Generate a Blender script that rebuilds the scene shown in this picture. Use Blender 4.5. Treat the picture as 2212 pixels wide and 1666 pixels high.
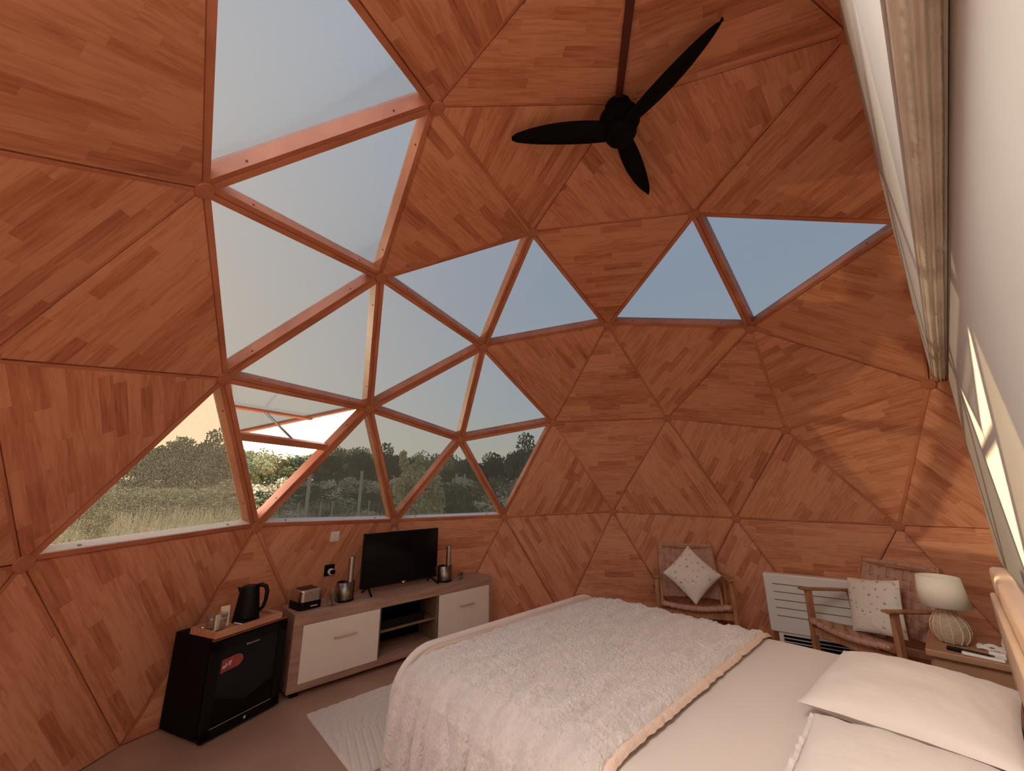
import bpy, bmesh, math, random
from mathutils import Vector, Matrix
C = bpy.context.scene.collection
for o in list(bpy.data.objects): bpy.data.objects.remove(o)
R = random.Random(7)
PI = math.pi
# ------------------------------------------------------------------ camera, sky, sun, exposure
sc = bpy.context.scene
cd = bpy.data.cameras.new('camera'); cam = bpy.data.objects.new('camera', cd); C.objects.link(cam)
CAM = Vector((0.88501626, -1.68819194, 1.38276724))
ax = ((0.68163647, 0.18911497, 0.70682901), (0.73164036, -0.16480089, -0.66147037), (-0.0086079, 0.96802696, -0.25069844))
cam.matrix_world = Matrix([(ax[i][0], ax[i][1], ax[i][2], CAM[i]) for i in range(3)] + [(0, 0, 0, 1)])
cd.sensor_width = 36; cd.lens = 848.4376 / 2212 * 36; cd.clip_start = 0.02; cd.clip_end = 600
sc.camera = cam
vs = sc.view_settings; vs.view_transform = 'Standard'; vs.look = 'None'; vs.gamma = 1; vs.use_curve_mapping = False
vs.exposure = 0.76
SUN_AZ, SUN_EL = math.radians(205.3), math.radians(3.0)
sd = Vector((math.cos(SUN_AZ) * math.cos(SUN_EL), math.sin(SUN_AZ) * math.cos(SUN_EL), math.sin(SUN_EL)))
sl = bpy.data.lights.new('sun', 'SUN'); sl.energy = 6.0; sl.color = (1.0, 0.76, 0.42); sl.angle = math.radians(0.6)
so = bpy.data.objects.new('sun', sl); C.objects.link(so); so.rotation_euler = sd.to_track_quat('Z', 'Y').to_euler(); so.location = (-20, -20, 6)

# added fill light above the invented rear panes behind the camera
al = bpy.data.lights.new('rear_fill_light', 'AREA'); al.shape = 'RECTANGLE'; al.size = 2.2; al.size_y = 2.2; al.energy = 330; al.color = (1.0, 0.92, 0.82)
ao = bpy.data.objects.new('rear_fill_light', al); C.objects.link(ao); ao.location = (-.4, -2.7, 4.3); ao.rotation_euler = Vector((.2, -2.9, 3.8)).to_track_quat('Z', 'Y').to_euler()

def nodes(m):
    m.use_nodes = True; nt = m.node_tree; nt.nodes.clear(); return nt, nt.nodes, nt.links
w = bpy.data.worlds.new('sky'); sc.world = w
nt, N, L = nodes(w)
tc = N.new('ShaderNodeTexCoord'); sp = N.new('ShaderNodeSeparateXYZ'); L.new(tc.outputs['Generated'], sp.inputs[0])
rp = N.new('ShaderNodeValToRGB'); L.new(sp.outputs['Z'], rp.inputs[0])
e = rp.color_ramp.elements
SKY = [(0.0, (0.66, 0.50, 0.34)), (0.06, (0.74, 0.66, 0.48)), (0.2, (0.60, 0.64, 0.62)), (0.45, (0.52, 0.58, 0.64)), (1.0, (0.50, 0.58, 0.68))]
e[0].position = SKY[0][0]; e[0].color = SKY[0][1] + (1,)
e[1].position = SKY[-1][0]; e[1].color = SKY[-1][1] + (1,)
for p_, c_ in SKY[1:-1]:
    k = e.new(p_); k.color = c_ + (1,)
dt = N.new('ShaderNodeVectorMath'); dt.operation = 'DOT_PRODUCT'; L.new(tc.outputs['Generated'], dt.inputs[0]); dt.inputs[1].default_value = sd
mr = N.new('ShaderNodeMapRange'); mr.inputs[1].default_value = -0.2; mr.inputs[2].default_value = 1.0; mr.inputs[3].default_value = 0; mr.inputs[4].default_value = 1; L.new(dt.outputs['Value'], mr.inputs[0])
pw = N.new('ShaderNodeMath'); pw.operation = 'POWER'; pw.inputs[1].default_value = 3.2; L.new(mr.outputs[0], pw.inputs[0])
mx = N.new('ShaderNodeMix'); mx.data_type = 'RGBA'; mx.inputs[7].default_value = (1.35, 1.0, 0.66, 1); L.new(pw.outputs[0], mx.inputs[0]); L.new(rp.outputs[0], mx.inputs[6])
bg = N.new('ShaderNodeBackground'); bg.inputs[1].default_value = 3.0; L.new(mx.outputs[2], bg.inputs[0])
wo = N.new('ShaderNodeOutputWorld'); L.new(bg.outputs[0], wo.inputs[0])

# ------------------------------------------------------------------ materials
MATS = {}
def mat(name, col, rough=0.6, metal=0.0, spec=0.5, noise=0.0, nscale=20, bump=0.0, bscale=60, emit=None, alpha=None, sheen=0, stretch=(1, 1, 1), col2=None, trans=0):
    if name in MATS: return MATS[name]
    m = bpy.data.materials.new(name); nt, N, L = nodes(m)
    b = N.new('ShaderNodeBsdfPrincipled'); o = N.new('ShaderNodeOutputMaterial'); L.new(b.outputs[0], o.inputs[0])
    b.inputs['Base Color'].default_value = tuple(col) + (1,); b.inputs['Roughness'].default_value = rough; b.inputs['Metallic'].default_value = metal
    b.inputs['Specular IOR Level'].default_value = spec
    if sheen: b.inputs['Sheen Weight'].default_value = sheen
    if trans: b.inputs['Transmission Weight'].default_value = trans
    tc = N.new('ShaderNodeTexCoord'); mp = N.new('ShaderNodeMapping'); L.new(tc.outputs['Object'], mp.inputs[0]); mp.inputs['Scale'].default_value = stretch
    if noise or col2:
        n = N.new('ShaderNodeTexNoise'); n.inputs['Scale'].default_value = nscale; n.inputs['Detail'].default_value = 5; L.new(mp.outputs[0], n.inputs['Vector'])
        c2 = col2 or tuple(c * (1 - noise) for c in col)
        x = N.new('ShaderNodeMix'); x.data_type = 'RGBA'; x.inputs[6].default_value = tuple(col) + (1,); x.inputs[7].default_value = tuple(c2) + (1,)
        rr = N.new('ShaderNodeMapRange'); rr.inputs[1].default_value = .35; rr.inputs[2].default_value = .65; L.new(n.outputs['Fac'], rr.inputs[0]); L.new(rr.outputs[0], x.inputs[0]); L.new(x.outputs[2], b.inputs['Base Color'])
    if bump:
        n2 = N.new('ShaderNodeTexNoise'); n2.inputs['Scale'].default_value = bscale; n2.inputs['Detail'].default_value = 4; L.new(mp.outputs[0], n2.inputs['Vector'])
        bp = N.new('ShaderNodeBump'); bp.inputs['Strength'].default_value = 1; bp.inputs['Distance'].default_value = bump; L.new(n2.outputs['Fac'], bp.inputs['Height']); L.new(bp.outputs[0], b.inputs['Normal'])
    if emit:
        b.inputs['Emission Color'].default_value = tuple(emit[:3]) + (1,); b.inputs['Emission Strength'].default_value = emit[3]
    MATS[name] = m; return m

def wood_panel_mat():
    """edge-glued staves: coordinates are metres in the panel plane (UV), u along the grain"""
    m = bpy.data.materials.new('stave_wood'); nt, N, L = nodes(m)
    b = N.new('ShaderNodeBsdfPrincipled'); o = N.new('ShaderNodeOutputMaterial'); L.new(b.outputs[0], o.inputs[0])
    b.inputs['Roughness'].default_value = 0.5; b.inputs['Specular IOR Level'].default_value = 0.35
    uv = N.new('ShaderNodeUVMap'); s = N.new('ShaderNodeSeparateXYZ'); L.new(uv.outputs[0], s.inputs[0])
    oi = N.new('ShaderNodeObjectInfo')
    def M(op, a, b_=None, c=None):
        n = N.new('ShaderNodeMath'); n.operation = op
        for i, v in enumerate((a, b_, c)):
            if v is None: continue
            if isinstance(v, (int, float)): n.inputs[i].default_value = v
            else: L.new(v, n.inputs[i])
        return n.outputs[0]
    row = M('FLOOR', M('DIVIDE', s.outputs['Y'], 0.058))
    wn = N.new('ShaderNodeTexWhiteNoise'); wn.noise_dimensions = '2D'
    cb = N.new('ShaderNodeCombineXYZ'); L.new(row, cb.inputs[0]); L.new(oi.outputs['Random'], cb.inputs[1]); L.new(cb.outputs[0], wn.inputs['Vector'])
    cell = M('FLOOR', M('ADD', M('DIVIDE', s.outputs['X'], 0.31), M('MULTIPLY', wn.outputs['Value'], 7.0)))
    cb2 = N.new('ShaderNodeCombineXYZ'); L.new(row, cb2.inputs[0]); L.new(cell, cb2.inputs[1]); L.new(oi.outputs['Random'], cb2.inputs[2])
    w2 = N.new('ShaderNodeTexWhiteNoise'); w2.noise_dimensions = '3D'; L.new(cb2.outputs[0], w2.inputs['Vector'])
    cb3 = N.new('ShaderNodeCombineXYZ'); L.new(M('MULTIPLY', s.outputs['X'], 2.2), cb3.inputs[0]); L.new(M('MULTIPLY', s.outputs['Y'], 22.0), cb3.inputs[1]); L.new(M('ADD', M('MULTIPLY', w2.outputs['Value'], 30.0), M('MULTIPLY', oi.outputs['Random'], 50.0)), cb3.inputs[2])
    g = N.new('ShaderNodeTexNoise'); g.inputs['Scale'].default_value = 2.6; g.inputs['Detail'].default_value = 6; g.inputs['Distortion'].default_value = 0.6; L.new(cb3.outputs[0], g.inputs['Vector'])
    cb4 = N.new('ShaderNodeCombineXYZ'); L.new(M('MULTIPLY', s.outputs['X'], 0.9), cb4.inputs[0]); L.new(M('MULTIPLY', s.outputs['Y'], 3.0), cb4.inputs[1]); L.new(M('MULTIPLY', oi.outputs['Random'], 90.0), cb4.inputs[2])
    g2 = N.new('ShaderNodeTexNoise'); g2.inputs['Scale'].default_value = 1.6; g2.inputs['Detail'].default_value = 3; L.new(cb4.outputs[0], g2.inputs['Vector'])
    # stave tone skewed: mostly even, a few dark
    tone = M('POWER', w2.outputs['Value'], 2.6)
    f = M('ADD', M('MULTIPLY', tone, 0.42), M('ADD', M('MULTIPLY', M('SUBTRACT', g.outputs['Fac'], 0.45), 1.15), M('MULTIPLY', M('SUBTRACT', g2.outputs['Fac'], 0.5), 0.7)))
    cr = N.new('ShaderNodeValToRGB'); L.new(f, cr.inputs[0]); e = cr.color_ramp.elements
    e[0].position = 0; e[0].color = WOOD_LIGHT; e[1].position = 0.85; e[1].color = WOOD_DARK
    k = e.new(0.35); k.color = WOOD_MID
    L.new(cr.outputs[0], b.inputs['Base Color'])
    bp = N.new('ShaderNodeBump'); bp.inputs['Distance'].default_value = 0.0006; bp.inputs['Strength'].default_value = 0.6; L.new(g.outputs['Fac'], bp.inputs['Height']); L.new(bp.outputs[0], b.inputs['Normal'])
    return m
WOOD_LIGHT = (0.68, 0.300, 0.165, 1); WOOD_MID = (0.54, 0.198, 0.098, 1); WOOD_DARK = (0.29, 0.080, 0.034, 1)
STAVE = wood_panel_mat()
STRUT = mat('strut_wood', (0.58, 0.215, 0.107), rough=.45, col2=(0.44, 0.14, 0.064), nscale=2, stretch=(2, 2, 2), bump=.0004, bscale=40)
HUB = mat('hub_wood', (0.52, 0.185, 0.09), rough=.45, noise=.25, nscale=14)
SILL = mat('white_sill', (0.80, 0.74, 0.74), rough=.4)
PLASTER = mat('white_plaster', (0.60, 0.575, 0.555), rough=.85, bump=.0006, bscale=30, noise=.05, nscale=3)
ROUGH = mat('rough_plaster', (0.80, 0.72, 0.62), rough=.9, bump=.003, bscale=30, stretch=(3, 1, 3), col2=(0.68, 0.58, 0.48), nscale=5)
FLOORM = mat('brown_floor', (0.42, 0.245, 0.17), rough=.42, noise=.18, nscale=2.5, bump=.0003, bscale=90)
BLACK = mat('black_plastic', (0.004, 0.003, 0.003), rough=.45, spec=.2)
MBLACK = mat('matt_black', (0.005, 0.004, 0.004), rough=.7, spec=.12)
FANM = mat('fan_black', (0.004, 0.003, 0.003), rough=.8, spec=.1)
SCREEN = mat('tv_screen', (0.004, 0.003, 0.004), rough=.12, spec=.25)
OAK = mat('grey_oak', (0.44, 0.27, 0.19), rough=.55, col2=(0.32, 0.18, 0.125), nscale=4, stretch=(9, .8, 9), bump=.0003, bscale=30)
OAK_SHADED = mat('grey_oak_shaded', (0.22, 0.135, 0.08), rough=.6, col2=(0.15, 0.09, 0.055), nscale=4, stretch=(9, .8, 9))  # oak darkened to carry the shade inside the open compartment
CREAM = mat('cream_lacquer', (0.83, 0.74, 0.62), rough=.35)
BEDW = mat('bed_wood', (0.68, 0.49, 0.38), rough=.45, col2=(0.60, 0.41, 0.31), nscale=4, stretch=(8, .7, 8))
SHEET = mat('white_sheet', (0.68, 0.57, 0.51), rough=.9, bump=.002, bscale=5, sheen=.2)
PILM = mat('pillow_cotton', (0.72, 0.62, 0.57), rough=.9, bump=.004, bscale=5, stretch=(1, 2.5, 1), sheen=.2)
THROW = mat('cream_fur', (0.74, 0.625, 0.565), rough=1, bump=.010, bscale=60, sheen=.4, col2=(0.62, 0.53, 0.485), nscale=6, stretch=(3, 1, 1))
PEACH = mat('peach_hem', (0.76, 0.55, 0.44), rough=1, bump=.003, bscale=120)
RUGM = mat('cream_rug', (0.72, 0.62, 0.53), rough=1, bump=.001, bscale=220, noise=.06, nscale=50)
CHAIRW = mat('chair_wood', (0.50, 0.24, 0.125), rough=.4, col2=(0.33, 0.14, 0.07), nscale=6, stretch=(4, 4, 1))
STRAP = mat('tan_strap', (0.52, 0.29, 0.21), rough=.6, noise=.12, nscale=12)
WHITE = mat('white_enamel', (0.82, 0.77, 0.73), rough=.35)
GROOVE = mat('grey_groove', (0.16, 0.12, 0.10), rough=.6)
SHADE = mat('cream_shade', (0.88, 0.80, 0.66), rough=.8)
STRINGM = mat('wound_string', (0.72, 0.58, 0.44), rough=.95, col2=(0.52, 0.36, 0.25), nscale=8, stretch=(6, 6, 40), bump=.003, bscale=40)
NSTAND = mat('tan_nightstand', (0.42, 0.215, 0.12), rough=.5, noise=.15, nscale=5)
CHROME = mat('brushed_steel', (0.62, 0.58, 0.54), rough=.22, metal=1)
DSTEEL = mat('dark_steel', (0.20, 0.17, 0.15), rough=.28, metal=1)
CABLE = mat('white_cable', (0.80, 0.74, 0.70), rough=.5)
BAMBOO = mat('bamboo_tray', (0.62, 0.30, 0.17), rough=.5, col2=(0.50, 0.22, 0.12), nscale=3, stretch=(2, 14, 2))
REDP = mat('red_print', (0.42, 0.07, 0.06), rough=.5, noise=.4, nscale=30)
PAPER = mat('paper', (0.82, 0.68, 0.48), rough=.8)
DARKP = mat('dark_print', (0.06, 0.01, 0.01), rough=.6)
WPRINT = mat('pale_print', (0.62, 0.54, 0.50), rough=.6)
GREYP = mat('grey_print', (0.42, 0.36, 0.33), rough=.6)
CERAMIC = mat('leaf_green', (0.03, 0.05, 0.02), rough=.6)
PEBBLE = mat('pebble', (0.30, 0.16, 0.10), rough=.5, noise=.5, nscale=40)

def glass_mat(name, tint, gloss=.06, haze=0.0):
    m = bpy.data.materials.new(name); nt, N, L = nodes(m)
    t = N.new('ShaderNodeBsdfTransparent'); t.inputs[0].default_value = tint + (1,)
    g = N.new('ShaderNodeBsdfGlossy'); g.inputs['Roughness'].default_value = 0.03; g.inputs[0].default_value = (1, 1, 1, 1)
    fr = N.new('ShaderNodeLayerWeight'); fr.inputs[0].default_value = 0.25
    mm = N.new('ShaderNodeMath'); mm.operation = 'MULTIPLY_ADD'; mm.inputs[1].default_value = .25; mm.inputs[2].default_value = gloss; L.new(fr.outputs['Fresnel'], mm.inputs[0])
    x = N.new('ShaderNodeMixShader'); L.new(mm.outputs[0], x.inputs[0]); L.new(t.outputs[0], x.inputs[1]); L.new(g.outputs[0], x.inputs[2])
    last = x
    if haze:
        tl = N.new('ShaderNodeBsdfTranslucent'); tl.inputs[0].default_value = (.9, .88, .82, 1)
        x2 = N.new('ShaderNodeMixShader')
        if name == 'dewy_glass':
            tc = N.new('ShaderNodeTexCoord'); v = N.new('ShaderNodeTexVoronoi'); v.inputs['Scale'].default_value = 150; L.new(tc.outputs['Object'], v.inputs['Vector'])
            mr = N.new('ShaderNodeMapRange'); mr.inputs[1].default_value = .18; mr.inputs[2].default_value = .42; mr.inputs[3].default_value = haze * 2.4; mr.inputs[4].default_value = haze * .35; L.new(v.outputs['Distance'], mr.inputs[0]); L.new(mr.outputs[0], x2.inputs[0])
        else: x2.inputs[0].default_value = haze
        L.new(x.outputs[0], x2.inputs[1]); L.new(tl.outputs[0], x2.inputs[2]); last = x2
    o = N.new('ShaderNodeOutputMaterial'); L.new(last.outputs[0], o.inputs[0]); return m
GLASS = glass_mat('tinted_glass', (0.295, 0.312, 0.335), gloss=.02, haze=.013)
DEWY = glass_mat('dewy_glass', (0.41, 0.40, 0.375), gloss=.02, haze=.05)
CLEAR = glass_mat('clear_glass', (0.93, 0.93, 0.92))
SMOKED = glass_mat('smoked_glass', (0.20, 0.15, 0.12), gloss=.02)

# ------------------------------------------------------------------ mesh helpers
def link(o, parent=None):
    C.objects.link(o)
    if parent is not None: o.parent = parent
    return o
def mesh(name, verts, faces, m, parent=None, uvs=None, smooth=False):
    me = bpy.data.meshes.new(name); me.from_pydata([tuple(v) for v in verts], [], faces); me.update()
    if uvs:
        ul = me.uv_layers.new(name='UVMap')
        for i, lp in enumerate(me.loops): ul.data[i].uv = uvs[lp.vertex_index]
    if smooth: me.shade_smooth()
    me.materials.append(m); return link(bpy.data.objects.new(name, me), parent)
class MB:
    def __init__(s): s.v = []; s.f = []; s.sm = False
    def add(s, vs, fs):
        n = len(s.v); s.v += [Vector(v) for v in vs]; s.f += [tuple(i + n for i in f) for f in fs]; return s
    def box(s, c, d, rz=0, rx=0, ry=0, mtx=None):
        M_ = mtx or (Matrix.Rotation(rz, 3, 'Z') @ Matrix.Rotation(ry, 3, 'Y') @ Matrix.Rotation(rx, 3, 'X'))
        c = Vector(c); vs = [c + M_ @ Vector((x * d[0] / 2, y * d[1] / 2, z * d[2] / 2)) for x in (-1, 1) for y in (-1, 1) for z in (-1, 1)]
        return s.add(vs, [(0, 1, 3, 2), (4, 6, 7, 5), (0, 4, 5, 1), (2, 3, 7, 6), (0, 2, 6, 4), (1, 5, 7, 3)])
    def bar(s, a, b, wd, hd, up=(0, 0, 1)):
        a = Vector(a); b = Vector(b); d = (b - a).normalized(); u = Vector(up); x = d.cross(u)
        if x.length < 1e-4: x = d.cross(Vector((1, 0, 0)))
        x.normalize(); z = x.cross(d)
        vs = [p + x * sx * wd / 2 + z * sz * hd / 2 for p in (a, b) for sx, sz in ((-1, -1), (1, -1), (1, 1), (-1, 1))]
        return s.add(vs, [(3, 2, 1, 0), (4, 5, 6, 7), (0, 1, 5, 4), (1, 2, 6, 5), (2, 3, 7, 6), (3, 0, 4, 7)])
    def tube(s, pts, r, n=10, cap=True):
        pts = [Vector(p) for p in pts]; rs = r if isinstance(r, (list, tuple)) else [r] * len(pts)
        rings = []; prev = None
        for i, p in enumerate(pts):
            t = (pts[min(i + 1, len(pts) - 1)] - pts[max(i - 1, 0)]).normalized()
            if prev is None: x = t.orthogonal().normalized()
            else: x = (prev - t * prev.dot(t)).normalized()
            prev = x; y = t.cross(x); rings.append([p + (x * math.cos(2 * PI * k / n) + y * math.sin(2 * PI * k / n)) * rs[i] for k in range(n)])
        vs = [v for rg in rings for v in rg]; fs = [(i * n + k, i * n + (k + 1) % n, (i + 1) * n + (k + 1) % n, (i + 1) * n + k) for i in range(len(pts) - 1) for k in range(n)]
        if cap: fs += [tuple(range(n - 1, -1, -1)), tuple((len(pts) - 1) * n + k for k in range(n))]
        return s.add(vs, fs)
    def lathe(s, prof, n=32, c=(0, 0, 0), cap=True, sy=1):
        c = Vector(c); vs = [c + Vector((r * math.cos(2 * PI * k / n), sy * r * math.sin(2 * PI * k / n), z)) for r, z in prof for k in range(n)]
        fs = [(i * n + k, i * n + (k + 1) % n, (i + 1) * n + (k + 1) % n, (i + 1) * n + k) for i in range(len(prof) - 1) for k in range(n)]
        if cap: fs += [tuple(range(n - 1, -1, -1)), tuple((len(prof) - 1) * n + k for k in range(n))]
        return s.add(vs, fs)
    def prism(s, poly, h, mtx=None):
        """polygon in XY, extruded along +Z by h"""
        n = len(poly); vs = [Vector((x, y, 0)) for x, y in poly] + [Vector((x, y, h)) for x, y in poly]
        if mtx: vs = [mtx @ v for v in vs]
        return s.add(vs, [tuple(range(n - 1, -1, -1)), tuple(range(n, 2 * n))] + [(i, (i + 1) % n, n + (i + 1) % n, n + i) for i in range(n)])
    def grid(s, nu, nv, fn, closed_u=False):
        vs = [fn(i / (nu - 1 if not closed_u else nu), j / (nv - 1)) for j in range(nv) for i in range(nu)]
        fs = [(j * nu + i, j * nu + (i + 1) % nu, (j + 1) * nu + (i + 1) % nu, (j + 1) * nu + i) for j in range(nv - 1) for i in range(nu if closed_u else nu - 1)]
        return s.add(vs, fs)
    def build(s, name, m, parent=None, bevel=0, smooth=False, seg=2, auto=False):
        o = mesh(name, s.v, s.f, m, parent, smooth=smooth)
        bm = bmesh.new(); bm.from_mesh(o.data); bmesh.ops.recalc_face_normals(bm, faces=bm.faces); bm.to_mesh(o.data); bm.free()
        if bevel:
            b = o.modifiers.new('b', 'BEVEL'); b.width = bevel; b.segments = seg; b.limit_method = 'ANGLE'; b.angle_limit = math.radians(40)
            o.data.shade_smooth(); b.harden_normals = False
            o.modifiers.new('w', 'WEIGHTED_NORMAL')
        return o
def tag(o, label=None, cat=None, group=None, kind=None):
    if label: o['label'] = label
    if cat: o['category'] = cat
    if group: o['group'] = group
    if kind: o['kind'] = kind
    return o
def empty(name, loc=(0, 0, 0), rz=0, **k):
    o = link(bpy.data.objects.new(name, None)); o.empty_display_size = .1; o.location = loc; o.rotation_euler = (0, 0, rz); return tag(o, **k)
def struct(o): o['kind'] = 'structure'; return o
def copy_tree(o, parent=None):
    c = o.copy(); C.objects.link(c)
    if parent is not None: c.parent = parent
    for ch in list(o.children): copy_tree(ch, c)
    return c
def noise1(x, y, z=0):
    from mathutils import noise
    return noise.noise(Vector((x, y, z)))

# ------------------------------------------------------------------ the geodesic dome (3V, radius 3 m, centre z 0.54)
RD = 3.0; CEN = Vector((0, 0, 0.54)); AZ = math.radians(-72.9553102051102)
Yv = Vector((math.cos(AZ), math.sin(AZ), 0)); Xv = Vector((math.sin(AZ), -math.cos(AZ), 0))
def tow(p): return Vector((Xv.dot(p), Yv.dot(p), p.z)) * RD + CEN
el = math.atan(.5)
ico = [Vector((0, 0, 1))] + [Vector((math.cos(el) * math.cos(math.radians(72 * k)), math.cos(el) * math.sin(math.radians(72 * k)), math.sin(el))) for k in range(5)]
ico += [Vector((math.cos(el) * math.cos(math.radians(72 * k + 36)), math.cos(el) * math.sin(math.radians(72 * k + 36)), -math.sin(el))) for k in range(5)] + [Vector((0, 0, -1))]
fc = []
for k in range(5):
    j = (k + 1) % 5
    fc += [(0, 1 + k, 1 + j), (1 + k, 6 + k, 1 + j), (1 + j, 6 + k, 6 + j)]
pts = {}; tris = []
def node(p):
    q = p.normalized(); key = (round(q.x, 3), round(q.y, 3), round(q.z, 3))
    if key not in pts: pts[key] = q.copy()
    return key
for a, b, c in fc:
    g = {}
    for i in range(4):
        for j in range(4 - i):
            k = 3 - i - j; g[i, j] = node((ico[a] * i + ico[b] * j + ico[c] * k) / 3)
    for i in range(3):
        for j in range(3 - i):
            tris.append((g[i, j], g[i + 1, j], g[i, j + 1]))
            if i + j < 2: tris.append((g[i + 1, j], g[i + 1, j + 1], g[i, j + 1]))
W = {}
for k_, q in pts.items():
    p = tow(q)
    if -0.2 < q.z < -0.16: p.z = 0.0
    W[k_] = p
def near(*xyz):
    return min(W, key=lambda k: (W[k] - Vector(xyz)).length)
NM = dict(Z=near(0, 0, 3.54), I=near(-2.565, .787, 1.882), N=near(-.045, 2.683, 1.882), X=near(-1.541, -2.197, 1.882), E=near(-.985, .302, 3.358), D=near(-1.969, .604, 2.721),
          F=near(-.017, 1.03, 3.358), K=near(-.034, 2.059, 2.721), A=near(-.591, -.843, 3.358), B=near(-1.183, -1.686, 2.721), J=near(-1.095, 1.455, 2.924), C=near(-1.722, -.592, 2.924),
          L=near(-1.986, 1.633, 2.085), M=near(-1.019, 2.361, 2.085), H=near(-2.561, -.239, 2.085), G=near(-2.167, -1.384, 2.085), S=near(-1.772, 2.355, 1.103), R=near(-2.588, 1.427, 1.055),
          T=near(-.653, 2.882, 1.055), Q=near(-2.943, .269, 1.055), P=near(-2.787, -.957, 1.103), O=near(-2.157, -2.021, 1.055), U=near(.557, 2.903, 1.055), V=near(.974, .335, 3.358),
          W=near(.94, 2.394, 2.085), Y=near(1.046, 1.491, 2.924))
NM['A2'] = near(.62, -.82, 3.358)
# third corner of the big skylight: the vertex beside A and B away from C
def adj(a, b):
    out = []
    for t in tris:
        if a in t and b in t: out += [k for k in t if k not in (a, b)]
    return out
NM['TT'] = [k for k in adj(NM['A'], NM['B']) if k != NM['C']][0]
INV = {v: k for k, v in NM.items()}
wins = ['ABTT', 'ABC', 'BCG', 'CGH', 'CDH', 'CDE', 'DEJ', 'DHI', 'DIL', 'GOP', 'GHP', 'HPQ', 'HIQ', 'IQR', 'ILR', 'FJK', 'FKY']
def key3(s_):
    if s_ == 'ABTT': return frozenset((NM['A'], NM['B'], NM['TT']))
    return frozenset(NM[c] for c in s_)
WIN = {key3(s_): s_ for s_ in wins}
CI = cam.matrix_world.inverted()
def inview(p):
    q = CI @ p
    return q.z < 0 and abs(q.x / q.z) < 1.32 and abs(q.y / q.z) < 1.0
FILLWIN = []      # unseen panes added behind the camera to let fill light in
for t_ in tris:
    if min(k[2] for k in t_) < -.2: continue
    c_ = sum((W[k] for k in t_), Vector()) / 3
    if ((c_.y + (1.03 - c_.x) * .467 < -1.45 and c_.z > 1.5) or (c_.z > 2.9 and c_.y < -.8)) and c_.x < 1.0 and not any(inview(W[k]) for k in t_): FILLWIN.append(frozenset(t_))
wcount = 30
dome_c = struct(empty('ceiling', (0, 0, 0))); dome_w = struct(empty('wall_back', (0, 0, 0)))
DEPTH = .085
def inset_tri(P, d):
    """inset polygon of 3 points by distance d in plane"""
    a, b, c = P; n = (b - a).cross(c - a).normalized(); out = []
    for i in range(3):
        p, q, r = P[i - 1], P[i], P[(i + 1) % 3]
        e1 = (q - p).normalized(); e2 = (r - q).normalized(); half = math.acos(max(-1, min(1, (-e1).dot(e2)))) / 2
        bis = ((-e1) + e2).normalized(); out.append(q + bis * (d / math.sin(half)))
    return out
def outward(p, d): return p + (p - CEN).normalized() * d if p.z > .02 else p + Vector((p.x, p.y, 0)).normalized() * d
GRAIN = {'AZ': 'AZ', }
for nm_, xyz in dict(a=(-1.6, -2.45, 0), b=(-2.72, -1.05, 0), c=(-2.8, .86, 0), d=(-2.2, 1.9, 0), e=(-1.5, 2.6, 0)).items(): pass
base_ring = sorted([k for k in W if abs(W[k].z) < .01], key=lambda k: math.atan2(W[k].y, W[k].x) % (2 * PI))
def basen(p, q):
    c_ = (W[NM[p]] + W[NM[q]]) / 2; return min(base_ring, key=lambda k: (W[k] - Vector((c_.x * 1.02, c_.y * 1.02, 0))).length)
for nm_, (p_, q_) in dict(a='OP', b='PQ', c='QR', d='RS', e='ST', f='TU').items(): NM[nm_] = basen(p_, q_)
INV = {v: k for k, v in NM.items()}
NM['UL'] = [k for k in adj(NM['B'], NM['X']) if k != NM['G']][0]; NM['T2'] = [k for k in adj(NM['A'], NM['A2']) if k != NM['Z']][0]
grain_edges = {}
for tri_, ed in (('AZE', 'ZE'), ('AEC', 'AE'), ('EFZ', 'ZF'), ('EFJ', 'EF'), ('DJL', 'DL'), ('JLM', 'LM'), ('JKM', 'KM'), ('KMN', 'MN'), ('LRS', 'LR'), ('LMS', 'LM'), ('MST', 'MT'), ('MNT', 'NT'),
                 ('NTU', 'NT'), ('KNW', 'NW'), ('NUW', 'NW'), ('KWY', 'KW'), ('FVZ', 'FZ'), ('FVY', 'FV'), ('OPa', 'Oa'), ('Pab', 'ab'), ('PQb', 'Qb'), ('QRc', 'QR'), ('Qbc', 'bc'), ('Rcd', 'Rd'), ('RSd', 'Rd'),
                 ('Sde', 'de'), ('STe', 'Te'), ('Tef', 'Te'), ('TUf', 'TU'), ('GOX', 'XO'), ('BGX', 'XB')):
    grain_edges[frozenset(NM[c_] for c_ in tri_)] = (NM[ed[0]], NM[ed[1]])
for tri_, ed in ((('B', 'X', 'UL'), ('X', 'B')), (('B', 'UL', 'TT'), ('UL', 'B')), (('A', 'A2', 'T2'), ('A', 'T2')), (('A', 'TT', 'T2'), ('A', 'T2')), (('Z', 'A', 'A2'), ('A', 'Z')), (('Z', 'V', 'A2'), ('Z', 'V'))):
    grain_edges[frozenset(NM[c_] for c_ in tri_)] = (NM[ed[0]], NM[ed[1]])
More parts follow.
